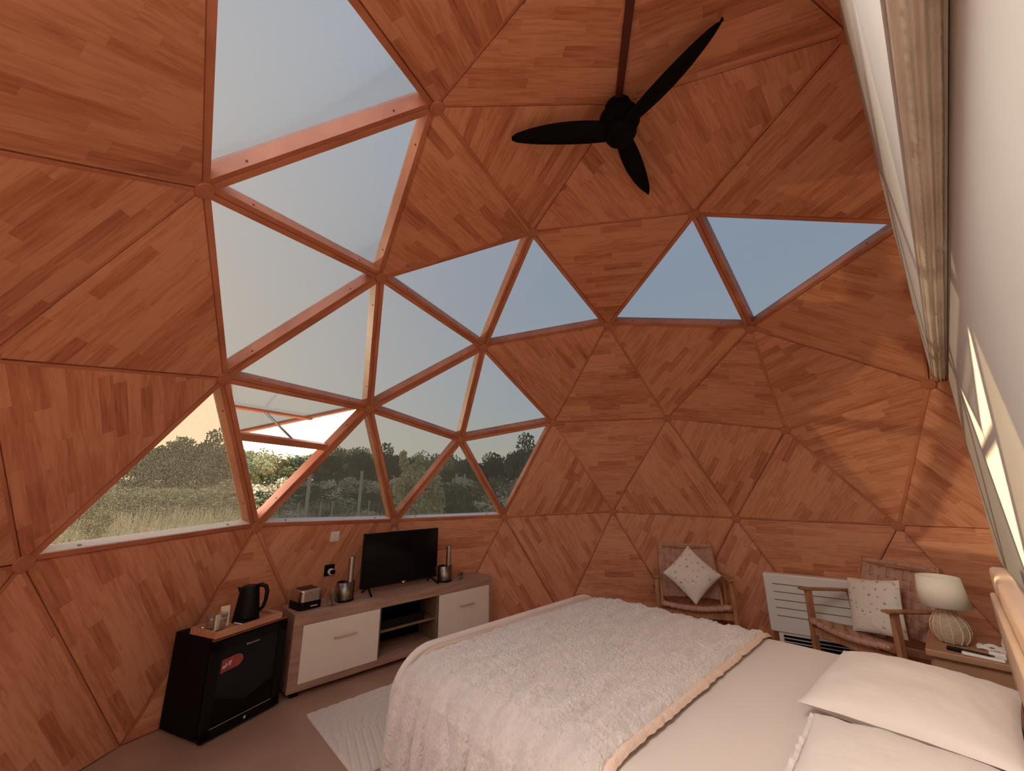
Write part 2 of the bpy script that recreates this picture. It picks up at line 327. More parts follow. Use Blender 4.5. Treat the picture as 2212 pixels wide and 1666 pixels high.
for t in tris:
    P = [W[k] for k in t]
    if min(k[2] for k in t) < -0.2: continue
    cx = sum((p.x for p in P)) / 3; cyy = sum((p.y for p in P)) / 3
    if min(p.x for p in P) > 1.16: continue
    cen = sum(P, Vector()) / 3; n = (P[1] - P[0]).cross(P[2] - P[0]).normalized()
    if n.dot(cen - CEN) < 0: P = [P[0], P[2], P[1]]; t = (t[0], t[2], t[1]); n = -n
    ks = frozenset(t)
    if ks in WIN or ks in FILLWIN:
        wname = WIN.get(ks, 'back')
        we = struct(empty('window_%d' % (wins.index(wname) + 1 if wname in wins else 30 + FILLWIN.index(ks)), tuple(cen)))  # rear ones are the panes added for fill light
        loc = [p - cen for p in P]; ccen = CEN - cen
        wd = .032
        A0 = inset_tri(loc, .004); A1 = inset_tri(loc, wd)
        outer = [outward(p, DEPTH) - cen for p in P]; outi = [p + n * DEPTH for p in A1]
        for i in range(3):
            j = (i + 1) % 3
            # mid chamfer ring
            m0 = [loc[i] + n * .005, loc[j] + n * .005]
            sect = lambda a0, m_, o_, oi, a1: [a0, m_, o_, oi, a1]
            s1 = [A0[i], m0[0], outer[i], outi[i], A1[i]]; s2 = [A0[j], m0[1], outer[j], outi[j], A1[j]]
            fs = [(q, (q + 1) % 5, 5 + (q + 1) % 5, 5 + q) for q in range(5)] + [(4, 3, 2, 1, 0), (5, 6, 7, 8, 9)]
            low = P[i].z < 1.2 and P[j].z < 1.2
            mb = MB().add(s1 + s2, fs); ob = mb.build('frame_board', STRUT, we)
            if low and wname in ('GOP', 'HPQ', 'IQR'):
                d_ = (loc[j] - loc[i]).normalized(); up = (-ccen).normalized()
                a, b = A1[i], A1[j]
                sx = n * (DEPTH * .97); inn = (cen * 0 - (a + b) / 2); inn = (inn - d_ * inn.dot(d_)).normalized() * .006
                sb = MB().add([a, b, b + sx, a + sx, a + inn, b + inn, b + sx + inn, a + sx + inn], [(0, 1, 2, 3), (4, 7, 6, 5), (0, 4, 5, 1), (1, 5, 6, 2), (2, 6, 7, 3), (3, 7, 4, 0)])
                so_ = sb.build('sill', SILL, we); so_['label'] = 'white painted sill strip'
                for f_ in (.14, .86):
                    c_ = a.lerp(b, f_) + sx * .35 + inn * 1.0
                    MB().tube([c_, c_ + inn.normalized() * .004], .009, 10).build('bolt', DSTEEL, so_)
            else:
                for f_ in (.16, .84):
                    a = A1[i].lerp(A1[j], f_) + n * (DEPTH * .3); d_ = (loc[j] - loc[i]).normalized(); inn = n.cross(d_)
                    MB().tube([a - inn * .001, a + inn * .002], .006, 8).build('screw', DARKP, ob)
        if wname != 'GHP':
            g1 = inset_tri(loc, .02); off = n * .07
            MB().add([p + off for p in g1] + [p + off + n * .006 for p in g1], [(0, 2, 1), (3, 4, 5), (0, 1, 4, 3), (1, 2, 5, 4), (2, 0, 3, 5)]).build('pane', DEWY if wname == 'GOP' else CLEAR if wname == 'back' else GLASS, we)
        else:
            # opening sash hinged on the G-H edge, swung outwards
            G_, H_, P_ = W[NM['G']], W[NM['H']], W[NM['P']]
            off3 = n * .06
            T3 = inset_tri([G_ + off3, H_ + off3, P_ + off3], .026)
            axh = (T3[1] - T3[0]).normalized(); Rm = Matrix.Rotation(math.radians(51), 3, axh)
            T4 = [Rm @ (p - T3[0]) + T3[0] - cen for p in T3]; n4 = Rm @ n
            I4 = inset_tri(T4, .035)
            if (T4[1] - T4[0]).cross(T4[2] - T4[0]).dot((I4[0] - T4[0]).cross(T4[1] - T4[0])) > 0: pass
            for i in range(3):
                j = (i + 1) % 3; th = n4 * .03
                MB().add([T4[i], T4[j], I4[j], I4[i], T4[i] + th, T4[j] + th, I4[j] + th, I4[i] + th], [(0, 1, 2, 3), (7, 6, 5, 4), (0, 4, 5, 1), (1, 5, 6, 2), (2, 6, 7, 3), (3, 7, 4, 0)]).build('sash_rail', STRUT, we)
            MB().add([p + n4 * .012 for p in I4] + [p + n4 * .018 for p in I4], [(0, 2, 1), (3, 4, 5), (0, 1, 4, 3), (1, 2, 5, 4), (2, 0, 3, 5)]).build('sash_pane', GLASS, we)
            m1 = T4[0].lerp(T4[2], .38); m2 = T4[1].lerp(T4[2], .38)
            MB().bar(m1 + n4 * .0, m2 + n4 * .0, .03, .02, up=tuple(n4)).build('sash_crossbar', STRUT, we)
            c1 = loc[[k for k in range(3) if (P[k] - G_).length < .01][0]]; c2 = loc[[k for k in range(3) if (P[k] - H_).length < .01][0]]; c3 = loc[[k for k in range(3) if (P[k] - P_).length < .01][0]]
            b1 = c1.lerp(c3, .36) + n * .05; b2 = c2.lerp(c3, .38) + n * .05
            MB().bar(b1, b2, .052, .052, up=tuple(n)).build('opener_bar', STRUT, we)
            MB().tube([b1.lerp(b2, .08) - n * .02, b1.lerp(b2, .08) + n * .03], .02, 12).build('opener_motor', WHITE, we)
            MB().tube([b1.lerp(b2, .62), m1.lerp(m2, .4)], .010, 8).build('opener_rod', DSTEEL, we)
    else:
        par = dome_w if cen.z < 1.0 else dome_c
        Fr = inset_tri(P, .0055); base = inset_tri(P, .0005)
        lay = [[p - n * .007 for p in inset_tri(P, .0075)], [p - n * .005 for p in Fr], [p + n * .004 for p in Fr], [p + n * .006 for p in base], [outward(p, DEPTH) for p in P]]
        vs = [p for l_ in lay for p in l_]
        fs = [(0, 2, 1), (12, 13, 14)] + [(l_ * 3 + i, l_ * 3 + (i + 1) % 3, (l_ + 1) * 3 + (i + 1) % 3, (l_ + 1) * 3 + i) for l_ in range(4) for i in range(3)]
        # grain direction parallel to one edge
        ge = grain_edges.get(frozenset(t))
        if ge: a, b = W[ge[0]], W[ge[1]]
        else:
            i = int(abs(cen.x * 7.3 + cen.y * 3.1 + cen.z * 5.7) * 10) % 3; a, b = P[i], P[(i + 1) % 3]
        u = (b - a).normalized(); v = n.cross(u); off = (R.random() * 3, R.random() * 3)
        uvs = [((p - cen).dot(u) + off[0], (p - cen).dot(v) + off[1]) for p in vs]
        mesh('panel', vs, fs, STAVE, par, uvs=uvs)
# hubs
used = set(k for t in tris if min(q[2] for q in t) > -.2 for k in t)
for k in used:
    p = W[k]
    if p.x > 1.12 or p.z < .1: continue
    o = MB().lathe([(.034, -.004), (.040, -.002), (.042, .003), (.042, .020), (.039, .024), (.001, .0245)], 24).build('hub', HUB, dome_c if p.z > 1.2 else dome_w)
    d = (CEN - p).normalized(); o.location = p; o.rotation_euler = d.to_track_quat('Z', 'Y').to_euler()
# raised battens on the joints that show one
for a, b in ('AE', 'ZF', 'NW', 'UW', 'KN', 'JM', 'LS', 'NU', 'EC'):
    p, q = W[NM[a]], W[NM[b]]; mid = (p + q) / 2; up = (CEN - mid).normalized(); d = (q - p).normalized()
    MB().bar(p + d * .045 + up * .008, q - d * .045 + up * .008, .022, .010, up=tuple(up)).build('batten', STRUT, dome_c, bevel=.002)
bset = set(frozenset((NM[a_], NM[b_])) for a_, b_ in ('AE', 'ZF', 'NW', 'UW', 'KN', 'JM', 'LS', 'NU', 'EC', 'Pb')) | {frozenset((NM['Z'], NM['A2']))}
emap = {}
for t in tris:
    if min(k_[2] for k_ in t) < -.2 or frozenset(t) in WIN or frozenset(t) in FILLWIN: continue
    for i in range(3): emap.setdefault(frozenset((t[i], t[(i + 1) % 3])), []).append(t)
for e_, ts in emap.items():
    if len(ts) < 2 or e_ in bset: continue
    ka, kb = sorted(e_); p, q = W[ka], W[kb]
    if max(p.x, q.x) > 1.06 or not (inview(p) or inview(q)) or abs(p.z) + abs(q.z) < .01: continue
    mid = (p + q) / 2; up = (CEN - mid).normalized(); d = (q - p).normalized(); sd_ = d.cross(up) * .009
    MB().bar(p + d * .040 + up * .006 + sd_, q - d * (.040 if q.z > .1 else .0) + up * .006 + sd_, .015, .008, up=tuple(up)).build('batten', STRUT, dome_c if mid.z > 1.1 else dome_w, bevel=.0015)
p, q = W[NM['P']], W[near(-2.755, -.26, 0)]
cand = sorted([k for k in W if abs(W[k].z) < .01], key=lambda k: (W[k] - Vector((-2.72, -.31, 0))).length)[0]
q = W[cand]; up = (CEN - (p + q) / 2).normalized(); d = (q - p).normalized()
MB().bar(p + d * .045 + up * .012, q - d * .02 + up * .012, .024, .016, up=tuple(up)).build('batten', STRUT, dome_w, bevel=.002)
# dark raised strip on the joint that runs from the apex towards the camera
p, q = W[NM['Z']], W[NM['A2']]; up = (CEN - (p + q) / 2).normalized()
MB().bar(p + up * .016, q + up * .016, .038, .020, up=tuple(up)).build('dark_strip', mat('dark_red_brown', (0.10, 0.018, 0.010), rough=.6), dome_c, bevel=.003)

# floor, partition wall
struct(MB().lathe([(3.02, -.12), (3.02, 0)], 60).build('floor', FLOORM))
def sph_half(x, z0, z1, n=60, r=3.05):
    """outline polygon (y,z) of the dome cut at x, between heights z0 and z1"""
    rr = math.sqrt(r * r - x * x); pl = []
    ys = []
    for z in (z0, z1):
        pass
    zt = [z0 + (z1 - z0) * i / n for i in range(n + 1)]
    right = [(math.sqrt(max(rr * rr - (z - .54) ** 2, 0.0001)), z) for z in zt]
    return right + [(-y, z) for y, z in reversed(right)]
mx_ = Matrix(((0, 0, 1, 1.03), (1, 0, 0, 0), (0, 1, 0, 0), (0, 0, 0, 1)))
struct(MB().prism(sph_half(1.03, 0, 2.13), .10, mx_).build('wall_right', PLASTER))
mx2 = Matrix(((0, 0, 1, 0.957), (1, 0, 0, 0), (0, 1, 0, 0), (0, 0, 0, 1)))
struct(MB().prism(sph_half(.957, 2.115, .54 + math.sqrt(9.3 - .957 ** 2) - .001), .17, mx2).build('trim_1', PLASTER))
# rough plastered timber under the overhang
bm_ = MB()
def beamf(u, v):
    y = -2.4 + v * 4.78; x = .962 + u * .066; s_ = math.sin(PI * u)
    z = 2.112 - .028 * s_ ** .5 + .006 * math.sin(u * 22 + .6 * math.sin(y * 1.3)) + .004 * noise1(u * 8, y * 2.5) + (.003 * math.sin(y * 160) if .18 < u < .3 or .66 < u < .8 else 0)
    for yk, uk in ((-.95, .75), (-.55, .3), (.05, .75), (.7, .5), (1.4, .6)):
        if abs(y - yk) < .03 and abs(u - uk) < .16: z += .012
    return Vector((x, y, z))
bm_.grid(40, 520, beamf)
b0 = empty('beam', (.995, 0, 2.1), label='rough pale timber beam running along the underside of the white overhang', cat='beam')
ob = bm_.build('rough_face', ROUGH, b0, smooth=True); ob.location = (-.995, 0, -2.1)
ob = MB().box((.9955, -.01, 2.125), (.064, 4.78, .045)).build('core', ROUGH, b0); ob.location = (-.995, 0, -2.1)
ob = MB().box((.994, 2.425, 2.095), (.064, .09, .07)).build('end_block', mat('red_block', (0.16, 0.035, 0.018), rough=.7), b0, bevel=.004); ob.location = (-.995, 0, -2.1); ob['label'] = 'dark red wooden end block'

# ------------------------------------------------------------------ TV sideboard
CX0, CX1, CY0, CY1, CH = -2.76, -2.418, -.71, 1.10, .52
sb = empty('tv_sideboard', (CX0 / 2 + CX1 / 2, CY0 / 2 + CY1 / 2, 0), label='long low sideboard in grey oak with two cream doors under the television', cat='sideboard')
sbl = sb.location.copy()
def sbp(mb, name, m, bevel=.002, parent=None):
    mb.v = [v - sbl for v in mb.v]; return mb.build(name, m, parent or sb, bevel=bevel)
cxm, dx = (CX0 + CX1) / 2, CX1 - CX0; cym, dy = (CY0 + CY1) / 2, CY1 - CY0
# the top is tapered at the back corners so that it follows the dome foot
sbp(MB().prism([(CX1, CY0), (CX1, CY1), (CX0 + .03, CY1), (CX0, CY1 - .25), (CX0, CY0 + .0)], .075, Matrix.Translation((0, 0, .445))), 'top', OAK)
sbp(MB().box((cxm + .0, cym, .06), (dx, dy, .05)), 'plinth', OAK)
sbp(MB().box((cxm, CY0 + .032, .265), (dx, .064, .36)), 'side_panel', OAK); sbp(MB().box((cxm + .02, CY1 - .02, .265), (dx - .04, .04, .36)), 'side_panel', OAK)
sbp(MB().box((CX0 + .03, cym, .265), (.012, dy - .1, .35)), 'back_panel', MBLACK, 0)  # black so the recess shade is in the colour
for y in (-.062, .475): sbp(MB().box((cxm, y, .265), (dx - .03, .018, .355)), 'divider', OAK_SHADED, .001)
sbp(MB().box((cxm - .005, (-.062 + .475) / 2, .258), (dx - .06, .515, .016)), 'shelf', OAK_SHADED, .001)
for (y0, y1, hy) in ((-.645, -.074, -.345), (.487, 1.060, .785)):
    d = sbp(MB().box((CX1 - .004, (y0 + y1) / 2, .262), (.018, y1 - y0, .362)), 'door', CREAM, .002)
    hb = MB().bar((CX1 + .022, hy - .085, .320), (CX1 + .022, hy + .085, .320), .010, .012)
    for q in (-.07, .07): hb.box((CX1 + .012, hy + q, .320), (.02, .008, .008))
    sbp(hb, 'handle', mat('beige_handle', (0.60, 0.42, 0.32), rough=.4), .002, d)
for x in (CX0 + .05, CX1 - .05):
    for y in (CY0 + .06, CY1 - .06): sbp(MB().box((x, y, .0175), (.05, .05, .035)), 'foot', MBLACK, 0)
# media player on the shelf
mp_ = empty('media_player', (-2.57, .17, .266), label='black media player box on the open shelf of the sideboard', cat='media player')
MB().box((0, 0, .035), (.21, .40, .055)).build('case', BLACK, mp_, bevel=.004); MB().box((.107, -.12, .035), (.004, .06, .012)).build('display', SCREEN, mp_)
for y in (-.15, .15): MB().box((0, y, .004), (.15, .02, .008)).build('foot', MBLACK, mp_)

# television
tv = empty('television', (-2.60, .19, .52), label='black flat screen television on V shaped feet on the sideboard', cat='television')
TW, TH = .735, .435
MB().box((0, 0, .05 + TH / 2), (.028, TW, TH)).build('case', BLACK, tv, bevel=.003)
MB().box((-.022, 0, .05 + TH * .42), (.03, TW * .7, TH * .6)).build('rear_housing', MBLACK, tv, bevel=.008)
MB().box((.0145, 0, .057 + TH / 2), (.002, TW - .016, TH - .024)).build('screen', SCREEN, tv)
MB().box((.016, .02, .058), (.003, .035, .008)).build('badge', GREYP, tv)
MB().box((.016, .02, .0505), (.003, .006, .004)).build('indicator_light', mat('red_led', (.8, .1, .05), emit=(1, .25, .1, 1.5)), tv)
for y in (-.30, .30):
    f = MB()
    f.bar((0, y, .058), (.105, y + (.03 if y > 0 else -.01), .006), .014, .014); f.bar((0, y, .058), (-.085, y + (.03 if y > 0 else -.01), .006), .014, .014)
    f.build('foot', BLACK, tv, bevel=.003)

# steel box (toaster)
to = empty('toaster', (-2.60, -.595, .52), math.radians(8), label='chrome and black toaster at the left end of the sideboard', cat='toaster')
def rrect(w_, d_, r, n=6):
    out = []
    for cx_, cy_, a0 in ((w_ / 2 - r, d_ / 2 - r, 0), (-w_ / 2 + r, d_ / 2 - r, 90), (-w_ / 2 + r, -d_ / 2 + r, 180), (w_ / 2 - r, -d_ / 2 + r, 270)):
        for i in range(n + 1):
            a = math.radians(a0 + 90 * i / n); out.append((cx_ + r * math.cos(a), cy_ + r * math.sin(a)))
    return out
MB().prism(rrect(.20, .17, .035), .05).build('base', BLACK, to, bevel=.003)
MB().prism(rrect(.196, .166, .035), .082, Matrix.Translation((0, 0, .05))).build('shell', CHROME, to, bevel=.008, seg=3)
for x in (-.03, .03): MB().box((x, 0, .1325), (.026, .12, .004)).build('slot', BLACK, to)
MB().box((.1005, .02, .022), (.004, .05, .006)).build('badge', WPRINT, to)

def jar(loc, s=1.0, label='', n=9, tall=.075, gh=.05):
    j = empty('glass_jar', loc, label=label, cat='jar', group='small jars of dried plants on the sideboard')
    MB().lathe([(.026 * s, 0), (.031 * s, .012 * s), (.030 * s, .03 * s), (.027 * s, gh * .7), (.028 * s, gh)], 20, cap=False).build('glass', CLEAR, j, smooth=True)
    b = MB()
    for i in range(14):
        a = R.random() * 6.28; r = R.random() * .019 * s; b.lathe([(.001, 0), (.007, .004), (.007, .008), (.001, .012)], 6, (r * math.cos(a), r * math.sin(a), .003 + .012 * R.random()))
    b.build('pebbles', PEBBLE, j)['kind'] = 'stuff'
    l = MB()
    for i in range(n):
        a = 6.28 * i / n + R.random(); t = .3 + .5 * R.random(); h = tall * (.7 + .4 * R.random())
        d = Vector((math.cos(a), math.sin(a), 0)); b0_ = Vector((0, 0, .015)); tip = b0_ + d * .03 * t * 1.6 + Vector((0, 0, h)); md = b0_.lerp(tip, .5) + d * .004; sd_ = Vector((-d.y, d.x, 0)) * .0045
        l.add([b0_ - sd_ * .4, b0_ + sd_ * .4, md + sd_, md - sd_, tip], [(0, 1, 2, 3), (3, 2, 4)])
    l.build('leaves', CERAMIC, j)
    return j
jar((-2.49, -.435, .52), 1.25, 'small glass jar of pebbles and dried plant beside the toaster', 9, .075, .12)
jar((-2.51, .78, .52), 1.0, 'small glass jar with a spiky plant at the right end of the sideboard', 13, .07)
def cyl(loc, label, s=1.0):
    c = empty('steel_candle_holder', loc, label=label, cat='holder', group='steel cylinders with a tall tube')
    MB().lathe([(.066, 0), (.070, .004), (.070, .016)], 32).build('base_ring', BLACK, c)
    MB().lathe([(.068, .016), (.068, .138), (.064, .140), (.064, .136), (.064, .03)], 32, cap=False).build('drum', DSTEEL, c, smooth=True)
    MB().lathe([(.063, .1), (.063, .120), (.001, .120)], 24).build('inner', BLACK, c)
    MB().lathe([(.024, .02), (.024, .325 * s), (.021, .327 * s), (.021, .31 * s)], 24, (.030, .020, 0), cap=True).build('tube', CHROME, c, smooth=False)
    return c
cyl((-2.56, -.315, .52), 'brushed steel drum with tall tube left of the television'); cyl((-2.555, .625, .52), 'brushed steel drum with tall tube right of the television', .97)

# switch and socket on the dome foot panel
def on_panel(p):
    """nearest dome triangle plane through direction of p: returns point and inward normal"""
    best = None
    for t in tris:
        if min(k[2] for k in t) < -.2: continue
        P = [W[k] for k in t]; n = (P[1] - P[0]).cross(P[2] - P[0]).normalized(); cen = sum(P, Vector()) / 3
        if n.dot(cen - CEN) > 0: n = -n
        o = CAM; d = (Vector(p) - CAM).normalized(); den = d.dot(n)
        if abs(den) < 1e-5: continue
        tt = (P[0] - o).dot(n) / den; h = o + d * tt
        if tt < 0: continue
        ins = True
        for i in range(3):
            e1 = P[(i + 1) % 3] - P[i]; cr = e1.cross(h - P[i]).dot(n); e2 = e1.cross(cen - P[i]).dot(n)
            if cr * e2 < 0: ins = False
        if ins: best = (h + n * .008, n)
    return best
for nm_, tgt, lab in (('light_switch', (-2.95, -.30, .97), 'white double light switch on the wood panel above the sideboard'), ('wall_socket', (-2.98, -.31, .69), 'black wall socket with a white ring plug above the toaster')):
    h, n = on_panel(tgt); e_ = empty(nm_, tuple(h), label=lab, cat='switch' if 'switch' in nm_ else 'socket')
    up = Vector((0, 0, 1)); x = up.cross(n).normalized(); yv = n.cross(x)
    M3 = Matrix((x, yv, n)).transposed().to_4x4(); e_.matrix_world = Matrix.Translation(h) @ M3
    if nm_ == 'light_switch':
        MB().box((0, 0, .004), (.078, .082, .010)).build('plate', WHITE, e_, bevel=.002)
        for q in (-.018, .018): MB().box((q, 0, .011), (.032, .055, .005)).build('rocker', CREAM, e_, bevel=.001)
    else:
        MB().box((0, 0, .004), (.085, .090, .010)).build('plate', BLACK, e_, bevel=.002)
        MB().tube([(.01, -.012, .008), (.01, -.012, .03)], .026, 20).build('plug', CABLE, e_)
        MB().tube([(.01, -.012, .03), (.016, -.008, .055)], .017, 16).build('plug_head', BLACK, e_)

# ------------------------------------------------------------------ minibar fridge
fr = empty('minibar_fridge', (-2.208, -1.192, 0), math.atan2(.43, -.191), label='black minibar fridge with a dark glass door beside the sideboard', cat='fridge')
FWD, FD, FH = .475, .37, .53   # local x along the front, local +y to the back (away from the room)
MB().box((FWD / 2, FD / 2 + .03, .02 + (FH - .02) / 2), (FWD, FD - .03, FH - .02)).build('body', MBLACK, fr, bevel=.006)
for (bx_, bz_, bw, bh) in ((.022, .27, .044, .50), (FWD - .03, .27, .06, .50), (FWD / 2, .04, FWD, .05), (FWD / 2, FH - .045, FWD, .05)):
    MB().box((bx_, .012, bz_), (bw, .030, bh)).build('door_frame', BLACK, fr, bevel=.002)
MB().box((FWD / 2, .014, FH - .006), (FWD, .026, .008)).build('door_trim', mat('bronze_trim', (0.22, 0.07, 0.03), rough=.35), fr)
gl = MB().box((FWD / 2 - .005, .004, .275), (FWD - .10, .006, .42)).build('door_glass', SMOKED, fr)
MB().box((FWD / 2 - .005, .028, .275), (FWD - .10, .004, .42)).build('liner', mat('fridge_inner', (0.20, 0.09, 0.04), rough=.5), fr)
MB().box((FWD / 2 - .005, .0, .065), (FWD - .10, .004, .003)).build('glass_trim', GREYP, fr); MB().box((FWD - .058, .0, .275), (.003, .004, .42)).build('glass_trim', GREYP, fr)
# red rounded label at the upper left of the door
pl = [(.058, .335)] + [(.145 + .042 * math.cos(a), .378 + .034 * math.sin(a)) for a in [math.radians(-90 + 12 * i) for i in range(16)]] + [(.058, .405)]
MB().prism(pl, .002, Matrix(((1, 0, 0, 0), (0, 0, -1, -.0005), (0, 1, 0, 0), (0, 0, 0, 1)))).build('red_label', REDP, fr)['label'] = 'red rounded label with pale marks'
for (x, z, a, b) in ((.075, .366, .020, .014), (.087, .374, .010, .016), (.108, .384, .018, .010), (.106, .372, .014, .010)):
    MB().box((x, -.0035, z), (a, .001, b)).build('label_mark', WPRINT, fr)
# unreadable small word printed on the glass
for i in range(8):
    MB().box((.205 + i * .0105, -.0005, .446 + (.0015 if i == 0 else 0)), (.0075, .001, .011 if i == 0 else .006)).build('print_mark', GREYP, fr)
MB().box((FWD * .52, -.004, .040), (.012, .004, .014)).build('badge', WPRINT, fr)
for x in (.04, FWD - .04):
    for y in (.05, FD - .04): MB().tube([(x, y, 0), (x, y, .025)], .014, 10).build('foot', BLACK, fr)
# tray on the fridge
tr = empty('wooden_tray', (-2.208, -1.192, FH), math.atan2(.43, -.191), label='reddish bamboo tray lying on top of the minibar', cat='tray')
MB().box((.215, .125, .012), (.425, .225, .012)).build('board', BAMBOO, tr, bevel=.002)
for c, d in (((.215, .008, .02), (.43, .014, .038)), ((.215, .242, .02), (.43, .014, .038)), ((.008, .125, .02), (.014, .235, .038)), ((.422, .125, .02), (.014, .235, .038))):
    MB().box(c, d).build('rim', BAMBOO, tr, bevel=.003)
frM = Matrix.Translation((-2.208, -1.192, FH)) @ Matrix.Rotation(math.atan2(.43, -.191), 4, 'Z')
def onf(x, y, z=.018): return tuple(frM @ Vector((x, y, z)))
# kettle
ke = empty('electric_kettle', onf(.265, .135), math.radians(58), label='black electric kettle standing on the tray', cat='kettle')
MB().lathe([(.078, 0), (.078, .012), (.074, .016)], 32).build('base', BLACK, ke, smooth=False)
MB().lathe([(.075, .016), (.074, .03), (.066, .10), (.058, .17), (.055, .195), (.052, .200)], 36).build('body', BLACK, ke, smooth=True)
MB().lathe([(.054, .196), (.052, .203), (.035, .212), (.001, .215)], 32).build('lid', BLACK, ke, smooth=True)
MB().add([(-.052, -.016, .197), (-.052, .016, .197), (-.078, 0, .203), (-.054, -.014, .165), (-.054, .014, .165)], [(0, 1, 2), (0, 2, 3), (1, 4, 2), (3, 2, 4), (0, 3, 4, 1)]).build('spout', BLACK, ke)
MB().tube([(.035, 0, .205), (.07, 0, .212), (.098, 0, .200), (.108, 0, .17), (.106, 0, .12), (.094, 0, .075), (.068, 0, .050)], [.012, .013, .013, .013, .012, .011, .010], 12).build('handle', BLACK, ke, smooth=True)
# tumblers with sachets
def tumbler(p, lab, h=.10):
    g = empty('drinking_glass', p, label=lab, cat='glass', group='tumblers on the tray')
    MB().lathe([(.001, .006), (.024, .006), (.028, h), (.0295, h), (.0255, 0), (.001, 0)], 24, cap=False).build('wall', CLEAR, g, smooth=True)
    return g
tumbler(onf(.075, .085), 'tumbler holding sachets at the front of the tray'); tumbler(onf(.065, .165), 'empty looking tumbler behind the sachets on the tray', .085)
def sachet(p, rz, tilt, w_, h_, lab, marks=True):
    s = empty('paper_sachet', p, rz, label=lab, cat='sachet', group='sachets on the tray'); s.rotation_euler = (tilt, 0, rz)
    MB().box((0, 0, h_ / 2), (w_, .005, h_)).build('packet', PAPER, s, bevel=.001)
    if marks:
        for z in (.30, .52): MB().box((0, -.0032, h_ * z), (w_ * .42, .0012, h_ * .12), ry=.15).build('print', DARKP, s)
    return s
sachet(onf(.105, .105, .030), math.radians(100), math.radians(-6), .050, .115, 'tall cream sachet with two dark patches standing in a tumbler')
sachet(onf(.052, .085, .026), math.radians(100), math.radians(-4), .026, .085, 'narrow pale sachet standing left of the tall one', False)
s_ = sachet(onf(.19, .055, .024), math.radians(120), math.radians(-88), .012, .07, 'thin white sugar stick lying in front of the kettle', False); s_.children[0].data.materials[0] = WHITE
MB().tube([onf(.045 + .03 * math.cos(a), .185 + .05 * math.sin(a), .022) for a in [i * PI / 10 for i in range(0, 17)]], .004, 8).build('spoon', CHROME, None)
tag(bpy.data.objects['spoon'], 'curved metal spoon lying at the back left corner of the tray', 'spoon')

# ------------------------------------------------------------------ bed
bed = empty('bed', (-.1, .35, 0), label='double bed frame in pale wood with rounded footboard and headboard', cat='bed'); bl = bed.location.copy()
BY0, BY1, BX0 = -.545, 1.125, -1.17
def board_poly(y0, y1, h, r, z0=.0, n=12):
    out = [(y0, z0), (y1, z0)]
    for i in range(n + 1):
        a = i / n * PI / 2; out.append((y1 - r + r * math.cos(a), h - r + r * math.sin(a)))
    for i in range(n + 1):
        a = PI / 2 + i / n * PI / 2; out.append((y0 + r + r * math.cos(a), h - r + r * math.sin(a)))
    return out
def yz(x0): return Matrix(((0, 0, 1, x0), (1, 0, 0, 0), (0, 1, 0, 0), (0, 0, 0, 1)))
mb = MB().prism(board_poly(-.605, 1.165, .585, .23), .052, yz(-1.195)); mb.v = [v - bl for v in mb.v]
o = mb.build('footboard', mat('footboard_outer', (0.72, 0.60, 0.53), rough=.5, noise=.06, nscale=5), bed, bevel=.022, seg=5)
mb = MB().prism(board_poly(-.585, 1.145, .572, .22, .2), .045, yz(-1.143)); mb.v = [v - bl for v in mb.v]
mb.build('footboard_inner', BEDW, bed, bevel=.018, seg=5)
mb = MB().prism(board_poly(-.62, 1.165, 1.03, .07), .055, yz(.94)); mb.v = [v - bl for v in mb.v]; mb.build('headboard', BEDW, bed, bevel=.018, seg=4)
mb = MB().prism(board_poly(-.50, 1.06, .94, .06, .3), .02, yz(.921)); mb.v = [v - bl for v in mb.v]; mb.build('headboard_cushion', mat('headboard_inner', (0.70, 0.50, 0.34), rough=.5, noise=.12, nscale=5), bed, bevel=.009, seg=4)
for y in (BY0 + .03, BY1 - .03):
    mb = MB().box((-.08, y, .24), (2.08, .035, .20)); mb.v = [v - bl for v in mb.v]; mb.build('side_rail', BEDW, bed, bevel=.006)
for x in (-.95, .85):
    for y in (BY0 + .06, BY1 - .06):
        mb = MB().box((x, y, .07), (.05, .05, .14)); mb.v = [v - bl for v in mb.v]; mb.build('leg', BEDW, bed)
# mattress with sheet
ma = empty('mattress', (-.09, .325, .2), label='thick mattress under a smooth white fitted sheet', cat='mattress'); ml = ma.location.copy()
def super_box(x0, x1, y0, y1, z0, z1, r, nx=90, ny=70, fn=None):
    """soft topped block: top grid + skirts as one grid wrapped down at the borders"""
    def f(u, v):
        # map u,v in 0..1 to unrolled surface including skirts
        H = z1 - z0; lx, ly = x1 - x0, y1 - y0
        a = -H + u * (lx + 2 * H); b = -H + v * (ly + 2 * H)
        def roll(t, l):
            if t < 0: return 0, t
            if t > l: return l, -(t - l)
            return t, 0
        px_, dx_ = roll(a, lx); py_, dy_ = roll(b, ly)
        d = min(dx_, dy_)
        x = x0 + px_; y = y0 + py_; z = z1 + d
        # round the shoulder
        ex = max(0, r - min(px_, lx - px_)) / r; ey = max(0, r - min(py_, ly - py_)) / r; e2 = min(1, math.hypot(ex, ey))
        z -= r * .45 * e2 ** 2.2
        if fn: x, y, z = fn(x, y, z)
        return Vector((x, y, z))
    return MB().grid(nx, ny, f)
def wr(x, y, z):
    if z > .5: z += .004 * noise1(x * 2.2, y * 3.1) + .0018 * noise1(x * 6 + y * 5, y * 2 - x)
    return x, y, z
mb = super_box(-1.085, .905, BY0 + .015, BY1 - .045, .27, .560, .07, fn=wr); mb.v = [v - ml for v in mb.v]; mb.build('sheet', SHEET, ma, smooth=True)
mb = MB().box((-.09, .29, .26), (1.96, 1.56, .10)); mb.v = [v - ml for v in mb.v]; mb.build('base', BEDW, ma)
